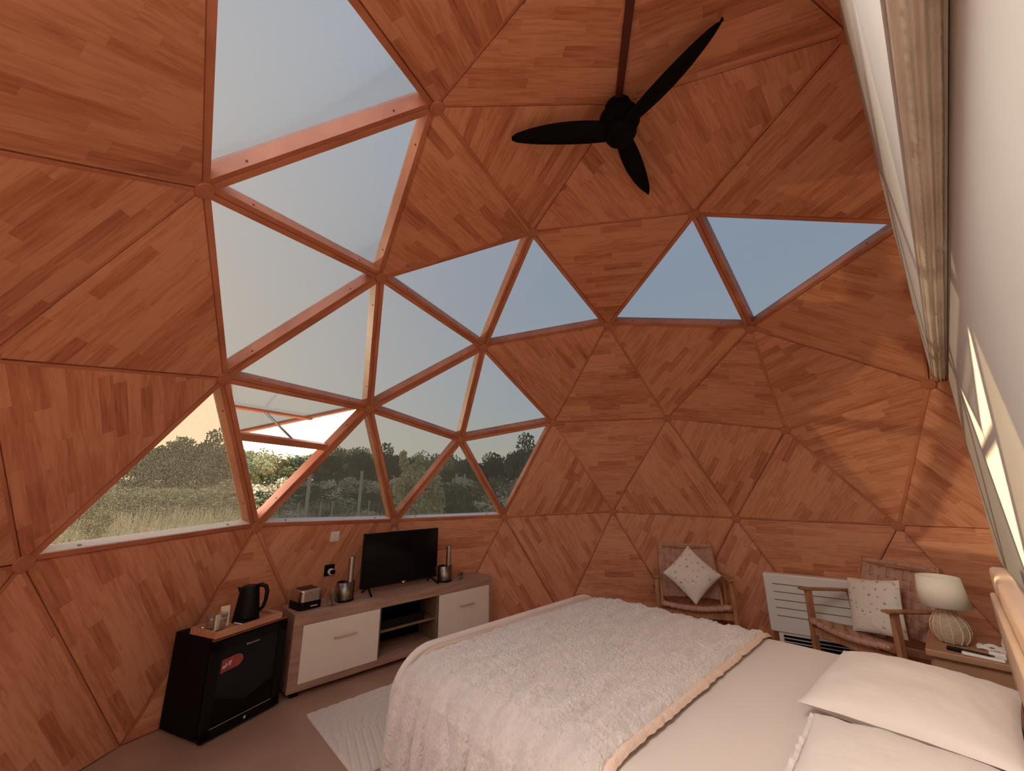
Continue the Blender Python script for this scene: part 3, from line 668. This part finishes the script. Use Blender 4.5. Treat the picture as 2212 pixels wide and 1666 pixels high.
# fur throw
th = empty('fur_throw', (-.5, .3, .58), label='cream faux fur throw spread over the foot half of the bed', cat='throw'); tl_ = th.location.copy()
TX0, TX1 = -1.088, .035
prof = []   # (y,z) path across the bed
prof += [(BY0 - .112, .15), (BY0 - .108, .25), (BY0 - .095, .38), (BY0 - .070, .48), (BY0 - .030, .545), (BY0 + .035, .576), (BY0 + .12, .588)]
for i in range(1, 30): prof.append((BY0 + .12 + (BY1 - BY0 - .24) * i / 30, .588))
prof += [(BY1 - .14, .586), (BY1 - .07, .572), (BY1 - .02, .54), (BY1 + .01, .48), (BY1 + .02, .40), (BY1 + .022, .32)]
cum = [0]
for a, b in zip(prof, prof[1:]): cum.append(cum[-1] + math.hypot(a[0] - b[0], a[1] - b[1]))
def pat(s_):
    s_ *= cum[-1]
    for i in range(len(prof) - 1):
        if s_ <= cum[i + 1] + 1e-9:
            f_ = (s_ - cum[i]) / (cum[i + 1] - cum[i]); return prof[i][0] * (1 - f_) + prof[i + 1][0] * f_, prof[i][1] * (1 - f_) + prof[i + 1][1] * f_
    return prof[-1]
def tf(u, v):
    y, z = pat(v); x = TX0 + (TX1 - TX0) * u
    drape = max(0, min(1, (.58 - z) / .3)); side = -1 if y < .3 else 1
    # folds on the hanging side, lines of pile on the top
    ph = abs(math.sin(x * 24 + 2.6 * noise1(x * 5, z * 1.6, 4) + 1.8 * (z - .3)))
    y += side * drape * (.036 * min(1, ph / .45) ** .7 - .036 + .012 * noise1(x * 14, z * 5) + .010 * math.sin(x * 51 + 3 * noise1(x * 4, z * 2)))
    top = 1 - drape
    z += top * (.0055 * math.sin(x * 40 + 1.2 * math.sin(y * 3)) + .006 * noise1(x * 5, y * 2.2)) 
    ft = noise1(x * 40, y * 26 + z * 26) * .007 + noise1(x * 105, y * 75 + z * 75, 3) * .0065
    z += ft * top; y += side * ft * drape * .55
    if drape > 0: x += (-.035 * drape) * max(0, (.25 - u) / .25) if u < .25 else 0
    if u < .09: z -= (.09 - u) / .09 * .02 * top
    z += .012 * math.exp(-((u - .965) / .02) ** 2) * top
    if u > .985: z -= (u - .985) / .015 * .016 * top
    return Vector((x, y, z))
mb = MB().grid(360, 540, tf); mb.v = [v - tl_ for v in mb.v]; mb.build('pile', THROW, th, smooth=True)
def hf(u, v):
    y, z = pat(v); wv_ = .006 * noise1(y * 9, 2)
    x = TX1 - .010 + u * (.028 + .006 * noise1(y * 25, 7)) + wv_
    return Vector((x, y, z - .012 * u ** 3 + .006 * math.sin(PI * u) + .003 * noise1(x * 60, y * 60)))
mb = MB().grid(8, 260, hf); mb.v = [v - tl_ for v in mb.v]
mb.build('hem', PEACH, th, smooth=True)['label'] = 'peach coloured hem'

# pillows
def pillow(name, loc, wx, wy, t, rz, label, m, cat='pillow', rot=None, group=None, n=44, frill=None, seed=0, sag=0):
    p = empty(name, loc, rz, label=label, cat=cat, group=group)
    if rot: p.rotation_euler = rot
    def f(side):
        def g(u, v):
            a, b = u * 2 - 1, v * 2 - 1
            e_ = max(0, (1 - abs(a) ** 2.6)) ** .55 * max(0, (1 - abs(b) ** 2.6)) ** .55
            pin = 1 - .055 * (a * a * (1 - b * b) * 0 + (1 - a * a) * b * b * 1 + (1 - b * b) * a * a) 
            x = a * wx / 2 * (1 - .05 * (1 - b * b) * abs(a) ** 3); y = b * wy / 2 * (1 - .05 * (1 - a * a) * abs(b) ** 3)
            z = side * t / 2 * e_ + (.006 * noise1(a * 2.5 + seed, b * 2.5, seed) + .004 * noise1(a * 7 + b * 3 + seed, b * 3, seed)) * (1 if e_ > .02 else .3) - sag * a * a
            return Vector((x, y, z + (t / 2)))
        return g
    mb = MB().grid(n, n, f(1)).grid(n, n, f(-1)); mb.build('cover', m, p, smooth=True)
    return p
p1 = pillow('pillow', (.650, .535, .552), .53, .70, .14, math.radians(-3), 'white pillow at the far side of the headboard, overlapping the near one', PILM, seed=2, group='bed pillows')
p2 = pillow('pillow', (.685, -.185, .552), .50, .72, .13, math.radians(2), 'white pillow with a ruffled edge nearest the camera', PILM, seed=5, group='bed pillows')
for pp, yy in ((p2, .72),):
    fr_ = MB()
    def ff(u, v, yy=yy):
        y = (u * 2 - 1) * yy / 2 * .97; x = -.243 - v * .016 + .003 * noise1(y * 14, 1) - .004 * noise1(y * 40, 2) * v; z = .064 + .010 * noise1(y * 28, 5) * v
        return Vector((x, y, z))
    fr_.grid(120, 4, ff); o = fr_.build('frill', PILM, pp, smooth=True)
    sm = o.modifiers.new('s', 'SOLIDIFY'); sm.thickness = .003

# rug
rg = MB()
RX0, RX1, RY0, RY1 = -2.135, -1.36, -.66, 1.0
def rugz(x, y):
    u = (x - RX0); v = (y - RY0)
    # blocks of arcs and stripes, carved 3 mm
    if v < .0: return .012
    cell = int(v / .42); vv = v - cell * .42
    if u < .40:
        d = math.hypot(u - .42, vv - .44 if cell % 2 == 0 else vv + .02)
        s_ = (d / .042) % 1
    else:
        s_ = ((vv * .9 + u * .25) / .042) % 1 if (cell % 2 == 0) else (math.hypot(u - .40, vv) / .042) % 1
    return .013 - .0046 * math.exp(-((s_ - .5) / .13) ** 2)
def rf(u, v):
    x = RX0 + (RX1 - RX0) * u; y = RY0 + (RY1 - RY0) * v
    e_ = min(u, 1 - u, v, 1 - v); z = rugz(x, y) * min(1, e_ / .004 + .1)
    return Vector((x, y, z))
rg.grid(210, 420, rf); o = rg.build('floor_rug', RUGM, None, smooth=True)
tag(o, 'cream rug carved with arcs and stripes between bed and sideboard', 'rug')

# ------------------------------------------------------------------ nightstand, lamp and things on it
ns = empty('nightstand', (.80, 1.93, 0), label='tan bedside table in the corner behind the bed', cat='nightstand')
MB().prism([(-.17, -.27), (.155, -.27), (.155, .22), (-.14, .22), (-.168, .20)], .035, Matrix.Translation((0, 0, .465))).build('top', NSTAND, ns, bevel=.006)
MB().box((0, -.02, .27), (.30, .44, .39)).build('body', NSTAND, ns, bevel=.006)
dr = MB().box((-.154, -.02, .33), (.012, .40, .20)).build('drawer', NSTAND, ns, bevel=.003); MB().tube([(-.16, -.02, .33), (-.18, -.02, .33)], .012, 12).build('knob', CHAIRW, dr)
for x in (-.12, .12):
    for y in (-.21, .17): MB().box((x, y, .04), (.035, .035, .08)).build('leg', NSTAND, ns)
la = empty('table_lamp', (.742, 1.885, .50), label='table lamp with cream shade and round string wound base', cat='lamp')
prof_ = [(.040, 0), (.056, .006), (.074, .035), (.081, .065), (.077, .10), (.060, .135), (.038, .165), (.028, .19), (.025, .205)]
MB().lathe(prof_, 48).build('base', STRINGM, la, smooth=True)
for k in range(12):
    a = 2 * PI * k / 12
    MB().tube([((r + .001) * math.cos(a + .1 * math.sin(z * 20)), (r + .001) * math.sin(a + .1 * math.sin(z * 20)), z) for r, z in prof_[1:]], .0035, 6).build('rib_string', mat('rib', (0.66, 0.46, 0.33), rough=.9), la)
MB().lathe([(.012, .21), (.012, .25)], 16).build('socket', CHROME, la)
sh = MB().lathe([(.112, .195), (.094, .350), (.092, .350), (.110, .195)], 48, cap=False); sh.f += [(k, (k + 1) % 48, 144 + (k + 1) % 48, 144 + k) for k in range(48)]
sh.build('lamp_shade', SHADE, la, smooth=False).data.shade_smooth()
MB().lathe([(.001, .23), (.02, .24), (.026, .262), (.018, .285), (.001, .29)], 20).build('bulb', WHITE, la, smooth=True)
rm = empty('remote_control', (.80, 1.715, .50), math.radians(-12), label='black remote control lying beside the lamp', cat='remote'); MB().box((0, 0, .009), (.17, .040, .016)).build('case', BLACK, rm, bevel=.004)
rm = empty('remote_control', (.845, 1.665 + .02, .50), math.radians(-6), label='white remote control at the near edge of the bedside table', cat='remote'); MB().box((0, 0, .008), (.15, .030, .014)).build('case', WHITE, rm, bevel=.004)
for i in range(5): MB().box((-.05 + i * .02, 0, .0155), (.010, .012, .002)).build('button', GREYP, rm)
pk = empty('power_strip', (.90, 1.72 + .03, .50), math.radians(-8), label='small white power adapter by the wall on the bedside table', cat='adapter')
MB().box((0, 0, .014), (.06, .05, .026)).build('case', WHITE, pk, bevel=.004); MB().box((0, 0, .028), (.02, .02, .003)).build('outlet', GREYP, pk)
pts_ = []
for i in range(140):
    t = i / 139; a = t * 2 * PI * 4.6; pts_.append((.885 + .052 * math.cos(a) * (1 - .15 * math.sin(3 * a)), 1.87 + .030 * math.sin(a) + .01 * math.cos(a * .5), .506 + .012 * t + .004 * math.sin(5 * a)))
tag(MB().tube(pts_, .0035, 6).build('charging_cable', CABLE, None, smooth=True), 'white charging cable coiled on the bedside table', 'cable')
tag(MB().tube([(.93, 1.98, .505), (.93, 2.06, .50), (.95, 2.17, .54), (.965, 2.21, .62), (.99, 2.16, .68), (1.005, 2.08, .68), (1.012, 2.03, .60)], .005, 8).build('wall_cable', CABLE, None, smooth=True), 'white cable looping up the wall behind the headboard', 'cable')
pg = empty('plug', (1.012, 2.03, .58), label='white plug hanging on the wall behind the headboard', cat='plug'); MB().box((0, 0, 0), (.034, .04, .06)).build('body', WHITE, pg, bevel=.006)

# ------------------------------------------------------------------ heater
he = empty('panel_heater', (-.06, 2.815, 0), math.radians(11.5), label='white panel heater with horizontal slots standing against the dome wall', cat='heater')
HW = .78
MB().box((0, 0, .36), (HW, .085, .48)).build('panel', WHITE, he, bevel=.012, seg=3)
for i in range(5): MB().box((-.035, -.0435, .515 - i * .065), (HW * .74, .003, .006)).build('slot', GROOVE, he)
MB().box((0, .005, .072), (HW * .86, .06, .10)).build('lower_body', WHITE, he, bevel=.004)
for z in (.035, .063, .091): MB().box((-.02, -.026, z), (HW * .72, .012, .018)).build('vent_slat', MBLACK, he, bevel=.002)
MB().box((-.02, -.022, .062), (HW * .74, .004, .085)).build('vent_back', BLACK, he)
MB().box((.22, 0, .592), (.03, .02, .006)).build('button', DARKP, he); MB().box((.28, 0, .592), (.05, .03, .008)).build('display', mat('pale_button', (.8, .7, .45), rough=.4), he, bevel=.002)
MB().box((-.34, 0, .592), (.02, .012, .005)).build('button', DARKP, he)
for x in (-.33, .33): MB().box((x, 0, .012), (.04, .085, .024)).build('foot', WHITE, he)

# ------------------------------------------------------------------ woven lounge chairs (front faces local -Y)
def strap_grid(parent, fn, nx, ny, wv, m, thick=.003):
    """basket weave of straps over the surface fn(u,v)->(pos, normal); nx straps run in v, ny straps run in u"""
    for i in range(nx):
        u0, u1 = (i + .07) / nx, (i + .93) / nx; mb = MB(); n_ = ny * 2 + 1
        vs = []
        for k in range(n_):
            v = k / (n_ - 1); up = math.cos(PI * (v * ny - .5) + PI * i) * wv
            for u in (u0, u1):
                p, nn = fn(u, v); vs.append(p + nn * up)
        fs = [(2 * k, 2 * k + 1, 2 * k + 3, 2 * k + 2) for k in range(n_ - 1)]
        o = mb.add(vs, fs).build('strap', m, parent); s_ = o.modifiers.new('s', 'SOLIDIFY'); s_.thickness = thick; s_.offset = 0
    for j in range(ny):
        v0, v1 = (j + .07) / ny, (j + .93) / ny; mb = MB(); n_ = nx * 2 + 1; vs = []
        for k in range(n_):
            u = k / (n_ - 1); up = -math.cos(PI * (u * nx - .5) + PI * j) * wv
            for v in (v0, v1):
                p, nn = fn(u, v); vs.append(p + nn * up)
        fs = [(2 * k, 2 * k + 1, 2 * k + 3, 2 * k + 2) for k in range(n_ - 1)]
        o = mb.add(vs, fs).build('strap', m, parent); s_ = o.modifiers.new('s', 'SOLIDIFY'); s_.thickness = thick; s_.offset = 0
def make_chair(loc, rz, label):
    c = empty('woven_lounge_chair', loc, rz, label=label, cat='chair', group='woven leather lounge chairs')
    hw = .31
    for s in (-1, 1):
        MB().bar((s * hw, .03, 0), (s * hw, .05, .565), .032, .048, up=(0, 1, 0)).build('leg', CHAIRW, c, bevel=.005)
        MB().bar((s * hw, .50, 0), (s * hw, .45, .54), .032, .045, up=(0, 1, 0)).build('leg', CHAIRW, c, bevel=.005)
        # flat armrest sloping to the back
        MB().prism([(-.028, -.02), (.028, -.02), (.030, .25), (.020, .50), (-.016, .50), (-.026, .25)], .018, Matrix.Translation((s * hw, 0, .566)) @ Matrix.Rotation(math.radians(-4), 4, 'X')).build('armrest', CHAIRW, c, bevel=.006)
        MB().bar((s * (hw - .028), .0, .355), (s * (hw - .028), .50, .235), .024, .045).build('seat_rail', CHAIRW, c, bevel=.005)
        MB().bar((s * (hw - .040), .40, .245), (s * (hw - .060), .60, .80), .026, .036, up=(0, 1, 0)).build('back_post', CHAIRW, c, bevel=.006)
    # curved front rail (dips in the middle), apron, rear stretcher
    fr = [((u * 2 - 1) * (hw - .02), -.005, .360 - .030 * (1 - (u * 2 - 1) ** 2)) for u in [i / 16 for i in range(17)]]
    MB().tube(fr, .016, 10).build('front_rail', CHAIRW, c, smooth=True)
    MB().bar((-hw, .045, .275), (hw, .045, .275), .022, .060).build('apron', CHAIRW, c, bevel=.004)
    MB().bar((-hw, .475, .22), (hw, .475, .22), .022, .045).build('stretcher', CHAIRW, c, bevel=.004)
    MB().bar((-(hw - .05), .585, .765), (hw - .05, .585, .765), .022, .040, up=(0, 1, 0)).build('back_rail', CHAIRW, c, bevel=.006)
    MB().bar((-(hw - .045), .46, .335), (hw - .045, .46, .335), .022, .030, up=(0, 1, 0)).build('back_rail', CHAIRW, c, bevel=.006)
    def seat(u, v):
        x = (u * 2 - 1) * (hw - .04); y = -.020 + v * .50; z = .378 - .12 * v - .035 * (1 - (u * 2 - 1) ** 2) * (1 - .4 * v)
        if v < .06: z -= (.06 - v) / .06 * .016
        return Vector((x, y, z)), Vector((0, .23, .97))
    def back(u, v):
        hw2 = hw - .062 + .006 * (1 - v); x = (u * 2 - 1) * hw2; y = .425 + v * .165 + .030 * (1 - (u * 2 - 1) ** 2) ; z = .320 + v * .475
        return Vector((x, y - .012, z)), Vector((0, -.94, .33))
    strap_grid(c, seat, 10, 9, .0065, STRAP); strap_grid(c, back, 9, 8, .0065, STRAP)
    mb = MB()
    for k in range(10):
        u = (k + .5) / 10; x = (u * 2 - 1) * (hw - .04); z = .360 - .030 * (1 - (u * 2 - 1) ** 2)
        mb.tube([(x - .025, -.006, z - .001 + .0), (x + .025, -.006, z - .001)], .0205, 10)
    mb.build('front_wrap', STRAP, c, smooth=False)
    return c
ch1 = make_chair((-.83, 2.12, 0), math.radians(29), 'wooden lounge chair with woven tan straps, left, facing the bed')
ch2 = copy_tree(ch1); ch2.location = (.200, 2.205, 0); ch2.rotation_euler = (0, 0, math.radians(-32)); ch2['label'] = 'wooden lounge chair with woven tan straps in front of the heater, beside the lamp'

# patterned cushions
def sprig_mat():
    m = bpy.data.materials.new('sprig_cotton'); nt, N, L = nodes(m)
    b = N.new('ShaderNodeBsdfPrincipled'); o = N.new('ShaderNodeOutputMaterial'); L.new(b.outputs[0], o.inputs[0]); b.inputs['Roughness'].default_value = .9
    tc = N.new('ShaderNodeTexCoord'); mp = N.new('ShaderNodeMapping'); mp.inputs['Scale'].default_value = (1, 1, .15); L.new(tc.outputs['Object'], mp.inputs[0])
    v = N.new('ShaderNodeTexVoronoi'); v.inputs['Scale'].default_value = 19; v.inputs['Randomness'].default_value = .55; L.new(mp.outputs[0], v.inputs['Vector'])
    v2 = N.new('ShaderNodeTexVoronoi'); v2.inputs['Scale'].default_value = 120; L.new(mp.outputs[0], v2.inputs['Vector'])
    def M(op, a, b_):
        n = N.new('ShaderNodeMath'); n.operation = op
        for i, q in enumerate((a, b_)):
            if isinstance(q, (int, float)): n.inputs[i].default_value = q
            else: L.new(q, n.inputs[i])
        return n.outputs[0]
    msk = M('MULTIPLY', M('LESS_THAN', v.outputs['Distance'], .22), M('LESS_THAN', v2.outputs['Distance'], .44))
    x = N.new('ShaderNodeMix'); x.data_type = 'RGBA'; L.new(msk, x.inputs[0]); x.inputs[6].default_value = (.82, .75, .66, 1)
    cr = N.new('ShaderNodeValToRGB'); cr.color_ramp.interpolation = 'CONSTANT'; e = cr.color_ramp.elements; e[0].color = (.22, .12, .10, 1); e[1].position = .7; e[1].color = (.68, .46, .32, 1)
    sx = N.new('ShaderNodeSeparateXYZ'); L.new(v.outputs['Color'], sx.inputs[0]); L.new(sx.outputs['X'], cr.inputs[0]); L.new(cr.outputs[0], x.inputs[7]); L.new(x.outputs[2], b.inputs['Base Color'])
    return m
SPRIG = sprig_mat()
def cushion(chair_obj, lx, ly, lz, spin, tilt, size, label):
    """cushion whose flat side leans on the chair back; spin turns it in its own plane"""
    cM = Matrix.Translation(chair_obj.location) @ Matrix.Rotation(chair_obj.rotation_euler[2], 4, 'Z')
    Mx = cM @ Matrix.Translation((lx, ly, lz)) @ Matrix.Rotation(math.radians(tilt), 4, 'X') @ Matrix.Rotation(math.radians(spin), 4, 'Z') @ Matrix.Translation((0, 0, -.06))
    p = pillow('cushion', (0, 0, 0), size, size, .12, 0, label, SPRIG, cat='cushion', group='sprigged cushions on the lounge chairs', n=34, seed=spin)
    p.matrix_world = Mx; return p
cushion(ch1, .02, .30, .555, 45, 68, .37, 'white cushion with small dark sprigs set as a diamond on the left lounge chair')
cushion(ch2, -.03, .33, .50, 8, 74, .38, 'white cushion with small dark sprigs upright on the chair beside the lamp')

# ------------------------------------------------------------------ ceiling fan
fn = empty('ceiling_fan', (0, 0, 3.54), label='matt black ceiling fan with three blades under the dome apex', cat='ceiling fan')
MB().lathe([(.07, 0), (.072, -.03), (.055, -.055), (.02, -.06)], 32).build('canopy', FANM, fn, smooth=True)
MB().tube([(0, 0, -.05), (0, 0, -.10)], .016, 16).build('downrod', FANM, fn)
MB().lathe([(.03, -.075), (.085, -.085), (.11, -.11), (.112, -.15), (.095, -.175), (.06, -.185)], 36).build('motor', FANM, fn, smooth=True)
MB().lathe([(.06, -.18), (.085, -.19), (.088, -.225), (.075, -.25), (.05, -.262), (.001, -.265)], 32).build('hub_cap', FANM, fn, smooth=True)
ZB = -.20
for az in (221, 104.5, -13):
    b = MB()
    def bf(u, v):
        r = .06 + u * .56; wdt = .058 * (math.sin(PI * min(1, (u + .25) / 1.25)) ** .55 + .05) * (1.05 - .05 * u)
        t = (v * 2 - 1); x = r; y = t * wdt * .95 + .008 * math.sin(PI * u) ; z = ZB + t * .022 * (1 - u * .5) + .02 * u - .01 * (1 - t * t)
        return Vector((x, y, z))
    b.grid(26, 7, bf); o = b.build('blade', FANM, fn, smooth=True); o.rotation_euler = (0, 0, math.radians(az)); s_ = o.modifiers.new('s', 'SOLIDIFY'); s_.thickness = .008

# ------------------------------------------------------------------ outside
def ground_h(x, y):
    d = math.hypot(x, y); az = math.degrees(math.atan2(y, x)) % 360
    h = -.35 + .05 * noise1(x * .3, y * .3)
    side = max(0, min(1, (199 - az) / 12)) if az > 120 else max(0, min(1, (az - 60) / 30))
    rise = max(0, d - 15) / 30
    h += side * (2.6 * min(1, rise) ** 1.2 + .35 * noise1(x * .08, y * .08) * min(1, rise * 3))
    return h
gm = MB(); RR = [3.4, 4.5, 6, 8, 10, 12, 14, 16, 18, 20, 23, 26, 30, 35, 42, 50, 65, 90, 140]
nA = 120
gm.v = [Vector((r * math.cos(2 * PI * k / nA), r * math.sin(2 * PI * k / nA), ground_h(r * math.cos(2 * PI * k / nA), r * math.sin(2 * PI * k / nA)))) for r in RR for k in range(nA)]
gm.f = [(i * nA + k, i * nA + (k + 1) % nA, (i + 1) * nA + (k + 1) % nA, (i + 1) * nA + k) for i in range(len(RR) - 1) for k in range(nA)]
gm.f.append(tuple(range(nA - 1, -1, -1)))
GROUND = mat('dry_field', (0.48, 0.36, 0.21), rough=1, col2=(0.28, 0.24, 0.13), nscale=.6, bump=.05, bscale=3)
struct(gm.build('ground', GROUND, None, smooth=True))
LEAF1 = mat('olive_leaf', (0.22, 0.205, 0.095), rough=.8, col2=(0.34, 0.29, 0.14), nscale=1.5)
LEAF2 = mat('dark_leaf', (0.06, 0.068, 0.032), rough=.8, col2=(0.10, 0.095, 0.045), nscale=1.2)
LEAF3 = mat('dry_leaf', (0.58, 0.46, 0.30), rough=.9, col2=(0.38, 0.33, 0.20), nscale=1.5)
GRASS = mat('dry_grass', (0.90, 0.73, 0.46), rough=.9, col2=(0.50, 0.42, 0.24), nscale=1)
BARK = mat('bark', (0.12, 0.08, 0.06), rough=.9)
POST = mat('fence_post', (0.42, 0.36, 0.30), rough=.9)
def foliage(n, blobs, leaf, m, seed):
    r_ = random.Random(seed); vs, fs = [], []
    for i in range(n):
        bx_, by_, bz_, br = r_.choice(blobs)
        d = Vector((r_.gauss(0, 1), r_.gauss(0, 1), r_.gauss(0, 1))).normalized() * br * (r_.random() ** .35)
        c = Vector((bx_, by_, bz_)) + Vector((d.x, d.y, d.z * .85))
        a = Vector((r_.gauss(0, 1), r_.gauss(0, 1), r_.gauss(0, 1))).normalized(); b = a.orthogonal().normalized()
        s_ = leaf * (.6 + .8 * r_.random()); k = len(vs); vs += [c - a * s_, c + b * s_ * .5, c + a * s_, c - b * s_ * .5]; fs.append((k, k + 1, k + 2, k + 3))
    me = bpy.data.meshes.new('foliage'); me.from_pydata([tuple(v) for v in vs], [], fs); me.materials.append(m); return me
def blobs_round(seed, n=14, r=1.0, h=1.0):
    r_ = random.Random(seed); out = []
    for i in range(n):
        a = r_.random() * 6.28; q = r_.random() ** .6 * r; z = h * (.25 + .75 * r_.random()) * (1 - .35 * (q / r) ** 2)
        out.append((q * math.cos(a), q * math.sin(a), z, r * (.28 + .22 * r_.random())))
    return out
protos = {}
for kind, m, nl, ls in (('a', LEAF1, 4200, .055), ('b', LEAF2, 4200, .06), ('c', LEAF3, 4200, .045)):
    for v_ in range(2):
        sdv = ord(kind) * 10 + v_; protos[kind, v_] = foliage(nl, blobs_round(sdv, 16, 1.0, 1.25), ls, m, sdv)
spire = foliage(3800, [(.28 * math.sin(i * 2.1), .28 * math.cos(i * 2.6), .15 + i * .085, .42 * (1 - i / 26)) for i in range(20)] + [(.35 * math.cos(k * 2.4), .35 * math.sin(k * 2.4), 1.2 + .12 * (k % 3), .14) for k in range(5)], .045, mat('poplar_leaf', (0.52, 0.45, 0.21), rough=.8, col2=(0.34, 0.31, 0.15), nscale=2), 99)
trunk = MB().tube([(0, 0, -.3), (.03, .02, .4), (0, .04, .9)], [.07, .055, .03], 8).build('trunk', BARK, None); trunk_me = trunk.data; bpy.data.objects.remove(trunk)
def zone(u):
    for lim, tx in ((200, 'at the far left edge of the lowest left window'), (330, 'in the middle of the lowest left window'), (430, 'right of centre in the lowest left window'), (540, 'at the right end of the lowest left window'), (660, 'in the open sash'), (760, 'left in the window over the switch'),
                    (840, 'right in the window over the switch'), (960, 'in the window over the television'), (1060, 'beyond the gate posts right of the television window')):
        if u < lim: return tx
    return 'in the rightmost low window' if u < 1150 else 'at the right margin of the rightmost low window'
def dirpx(u):
    """azimuth on the ground of a photo column at the horizon"""
    f = 848.44; d = Vector(((u - 1106) / f, -(1052 - 833) / f, -1.0)); M_ = cam.matrix_world.to_3x3(); q = M_ @ d; return math.atan2(q.y, q.x)
def plant(name, me, u, dist, sx, sz, label, cat, group):
    a = dirpx(u); x = CAM.x + dist * math.cos(a); y = CAM.y + dist * math.sin(a)
    o = empty(name, (x, y, ground_h(x, y) - .1), R.random() * 6.28, label=label, cat=cat, group=group); o.scale = (sx, sx, sz)
    f_ = link(bpy.data.objects.new('foliage', me), o); link(bpy.data.objects.new('trunk', trunk_me), o); return o
# back row of trees: (column, distance, half width, height scale, kind)
rowB = [(130, 40, 2.8, 2.1, 'b'), (215, 42, 3.0, 1.9, 'a'), (300, 42, 3.2, 2.1, 'a'), (355, 40, 2.3, 2.5, 'b'), (405, 38, 2.0, 2.9, 'b'), (448, 37, 1.9, 3.1, 'b'), (495, 38, 2.0, 2.5, 'a'), (548, 42, 2.4, 2.2, 'a'), (600, 44, 2.4, 2.0, 'a'),
        (650, 44, 2.6, 2.1, 'a'), (700, 42, 2.5, 2.4, 'b'), (745, 42, 2.2, 2.7, 'a'), (790, 40, 2.0, 2.5, 'b'), (840, 38, 2.0, 2.7, 'b'), (930, 40, 2.4, 2.5, 'a'), (975, 40, 2.2, 2.3, 'b'), (1020, 38, 2.3, 2.2, 'b'), (1060, 37, 2.2, 2.2, 'b'), (1100, 36, 2.2, 2.3, 'b'), (1140, 33, 2.0, 3.2, 'b'), (1180, 34, 2.4, 3.0, 'b')]
names_b = {'a': 'olive green tree crown on the skyline beyond the field', 'b': 'dark green tree crown on the skyline beyond the field'}
for i, (u, dd, sx, sz, kd) in enumerate(rowB):
    plant('tree', protos[kd, i % 2], u, dd, sx, sz, names_b[kd][:names_b[kd].index(' crown')] + ' on the skyline ' + zone(u), 'tree', 'skyline trees ' + zone(u))
rowM = []
for i in range(30):
    rowM.append((70 + i * 38 + R.uniform(-14, 14), 26 + R.uniform(-3, 5), 1.5 + R.random() * .8, (1.0 if i > 12 else .62) + R.random() * .55, 'ccab'[i % 4] if i > 14 else 'ccca'[i % 4]))
for i in range(26):
    if 90 + i * 42 < 540: continue
    rowM.append((90 + i * 42 + R.uniform(-16, 16), 19 + R.uniform(-2, 3), 1.0 + R.random() * .5, .6 + R.random() * .5, 'cac'[i % 3] if i < 15 else 'bac'[i % 3]))
nmid = {'a': ('olive green shrub on the slope beyond the fence', 'olive shrubs on the slope'), 'b': ('dark green shrub on the slope beyond the fence', 'dark shrubs on the slope'), 'c': ('dry brownish shrub on the slope beyond the fence', 'dry shrubs on the slope')}
for i, (u, dd, sx, sz, kd) in enumerate(rowM):
    plant('shrub', protos[kd, i % 2], u, dd, sx, sz, nmid[kd][0].split(' on the')[0] + (' near the fence ' if dd < 22.5 else ' up the slope ') + zone(u), 'shrub', nmid[kd][1] + ' ' + zone(u))
plant('poplar', spire, 885, 13, 1.05, 1.62, 'tall light green tree with pointed tops rising right of the fence posts', 'tree', 'pointed trees')
plant('poplar', spire, 932, 13.5, .9, 1.40, 'shorter light green pointed tree beside the taller one', 'tree', 'pointed trees')
plant('conifer_sapling', spire, 228, 10.5, .42, 1.0, 'small dark sapling standing alone in the dry grass', 'sapling', None)
# fence
def fpost(u, d, h, r, lab, grp):
    a = dirpx(u); x = CAM.x + d * math.cos(a); y = CAM.y + d * math.sin(a); z = ground_h(x, y)
    tag(MB().tube([(x, y, z - .1), (x + .02, y, z + h)], r, 8).build('fence_post', POST, None), lab, 'post', grp)
fpost(667, 15.0, 2.35, .055, 'taller wooden fence post left of the sashless frame', 'tall fence posts'); fpost(779, 15.6, 2.35, .055, 'taller wooden fence post right of the other one', 'tall fence posts')
for u in (232, 315, 395, 650, 697, 722, 800, 985, 1003):
    fpost(u, 14.2 if u < 980 else 24, 1.35 if u < 980 else 2.1, .022 if u < 980 else .06, 'thin vineyard stake ' + zone(u) if u < 980 else 'pale gate post at the end of the track', 'thin vineyard stakes' if u < 980 else 'gate posts')
# grass
gv, gf = [], []
rg_ = random.Random(5)
for i in range(26000):
    a = math.radians(rg_.uniform(140, 212)); d = 9 + 24 * rg_.random() ** 1.1; x, y = d * math.cos(a), d * math.sin(a); z = ground_h(x, y) - .05
    h = .35 + .55 * rg_.random(); th_ = rg_.random() * 6.28; w_ = .012 + d * .0012; lx, ly = rg_.gauss(0, .12), rg_.gauss(0, .12)
    k = len(gv); gv += [(x - w_ * math.cos(th_), y - w_ * math.sin(th_), z), (x + w_ * math.cos(th_), y + w_ * math.sin(th_), z), (x + lx, y + ly, z + h)]; gf.append((k, k + 1, k + 2))
o = mesh('grass', gv, gf, GRASS); tag(o, 'tall dry sunlit grass covering the field outside', 'grass', kind='stuff')
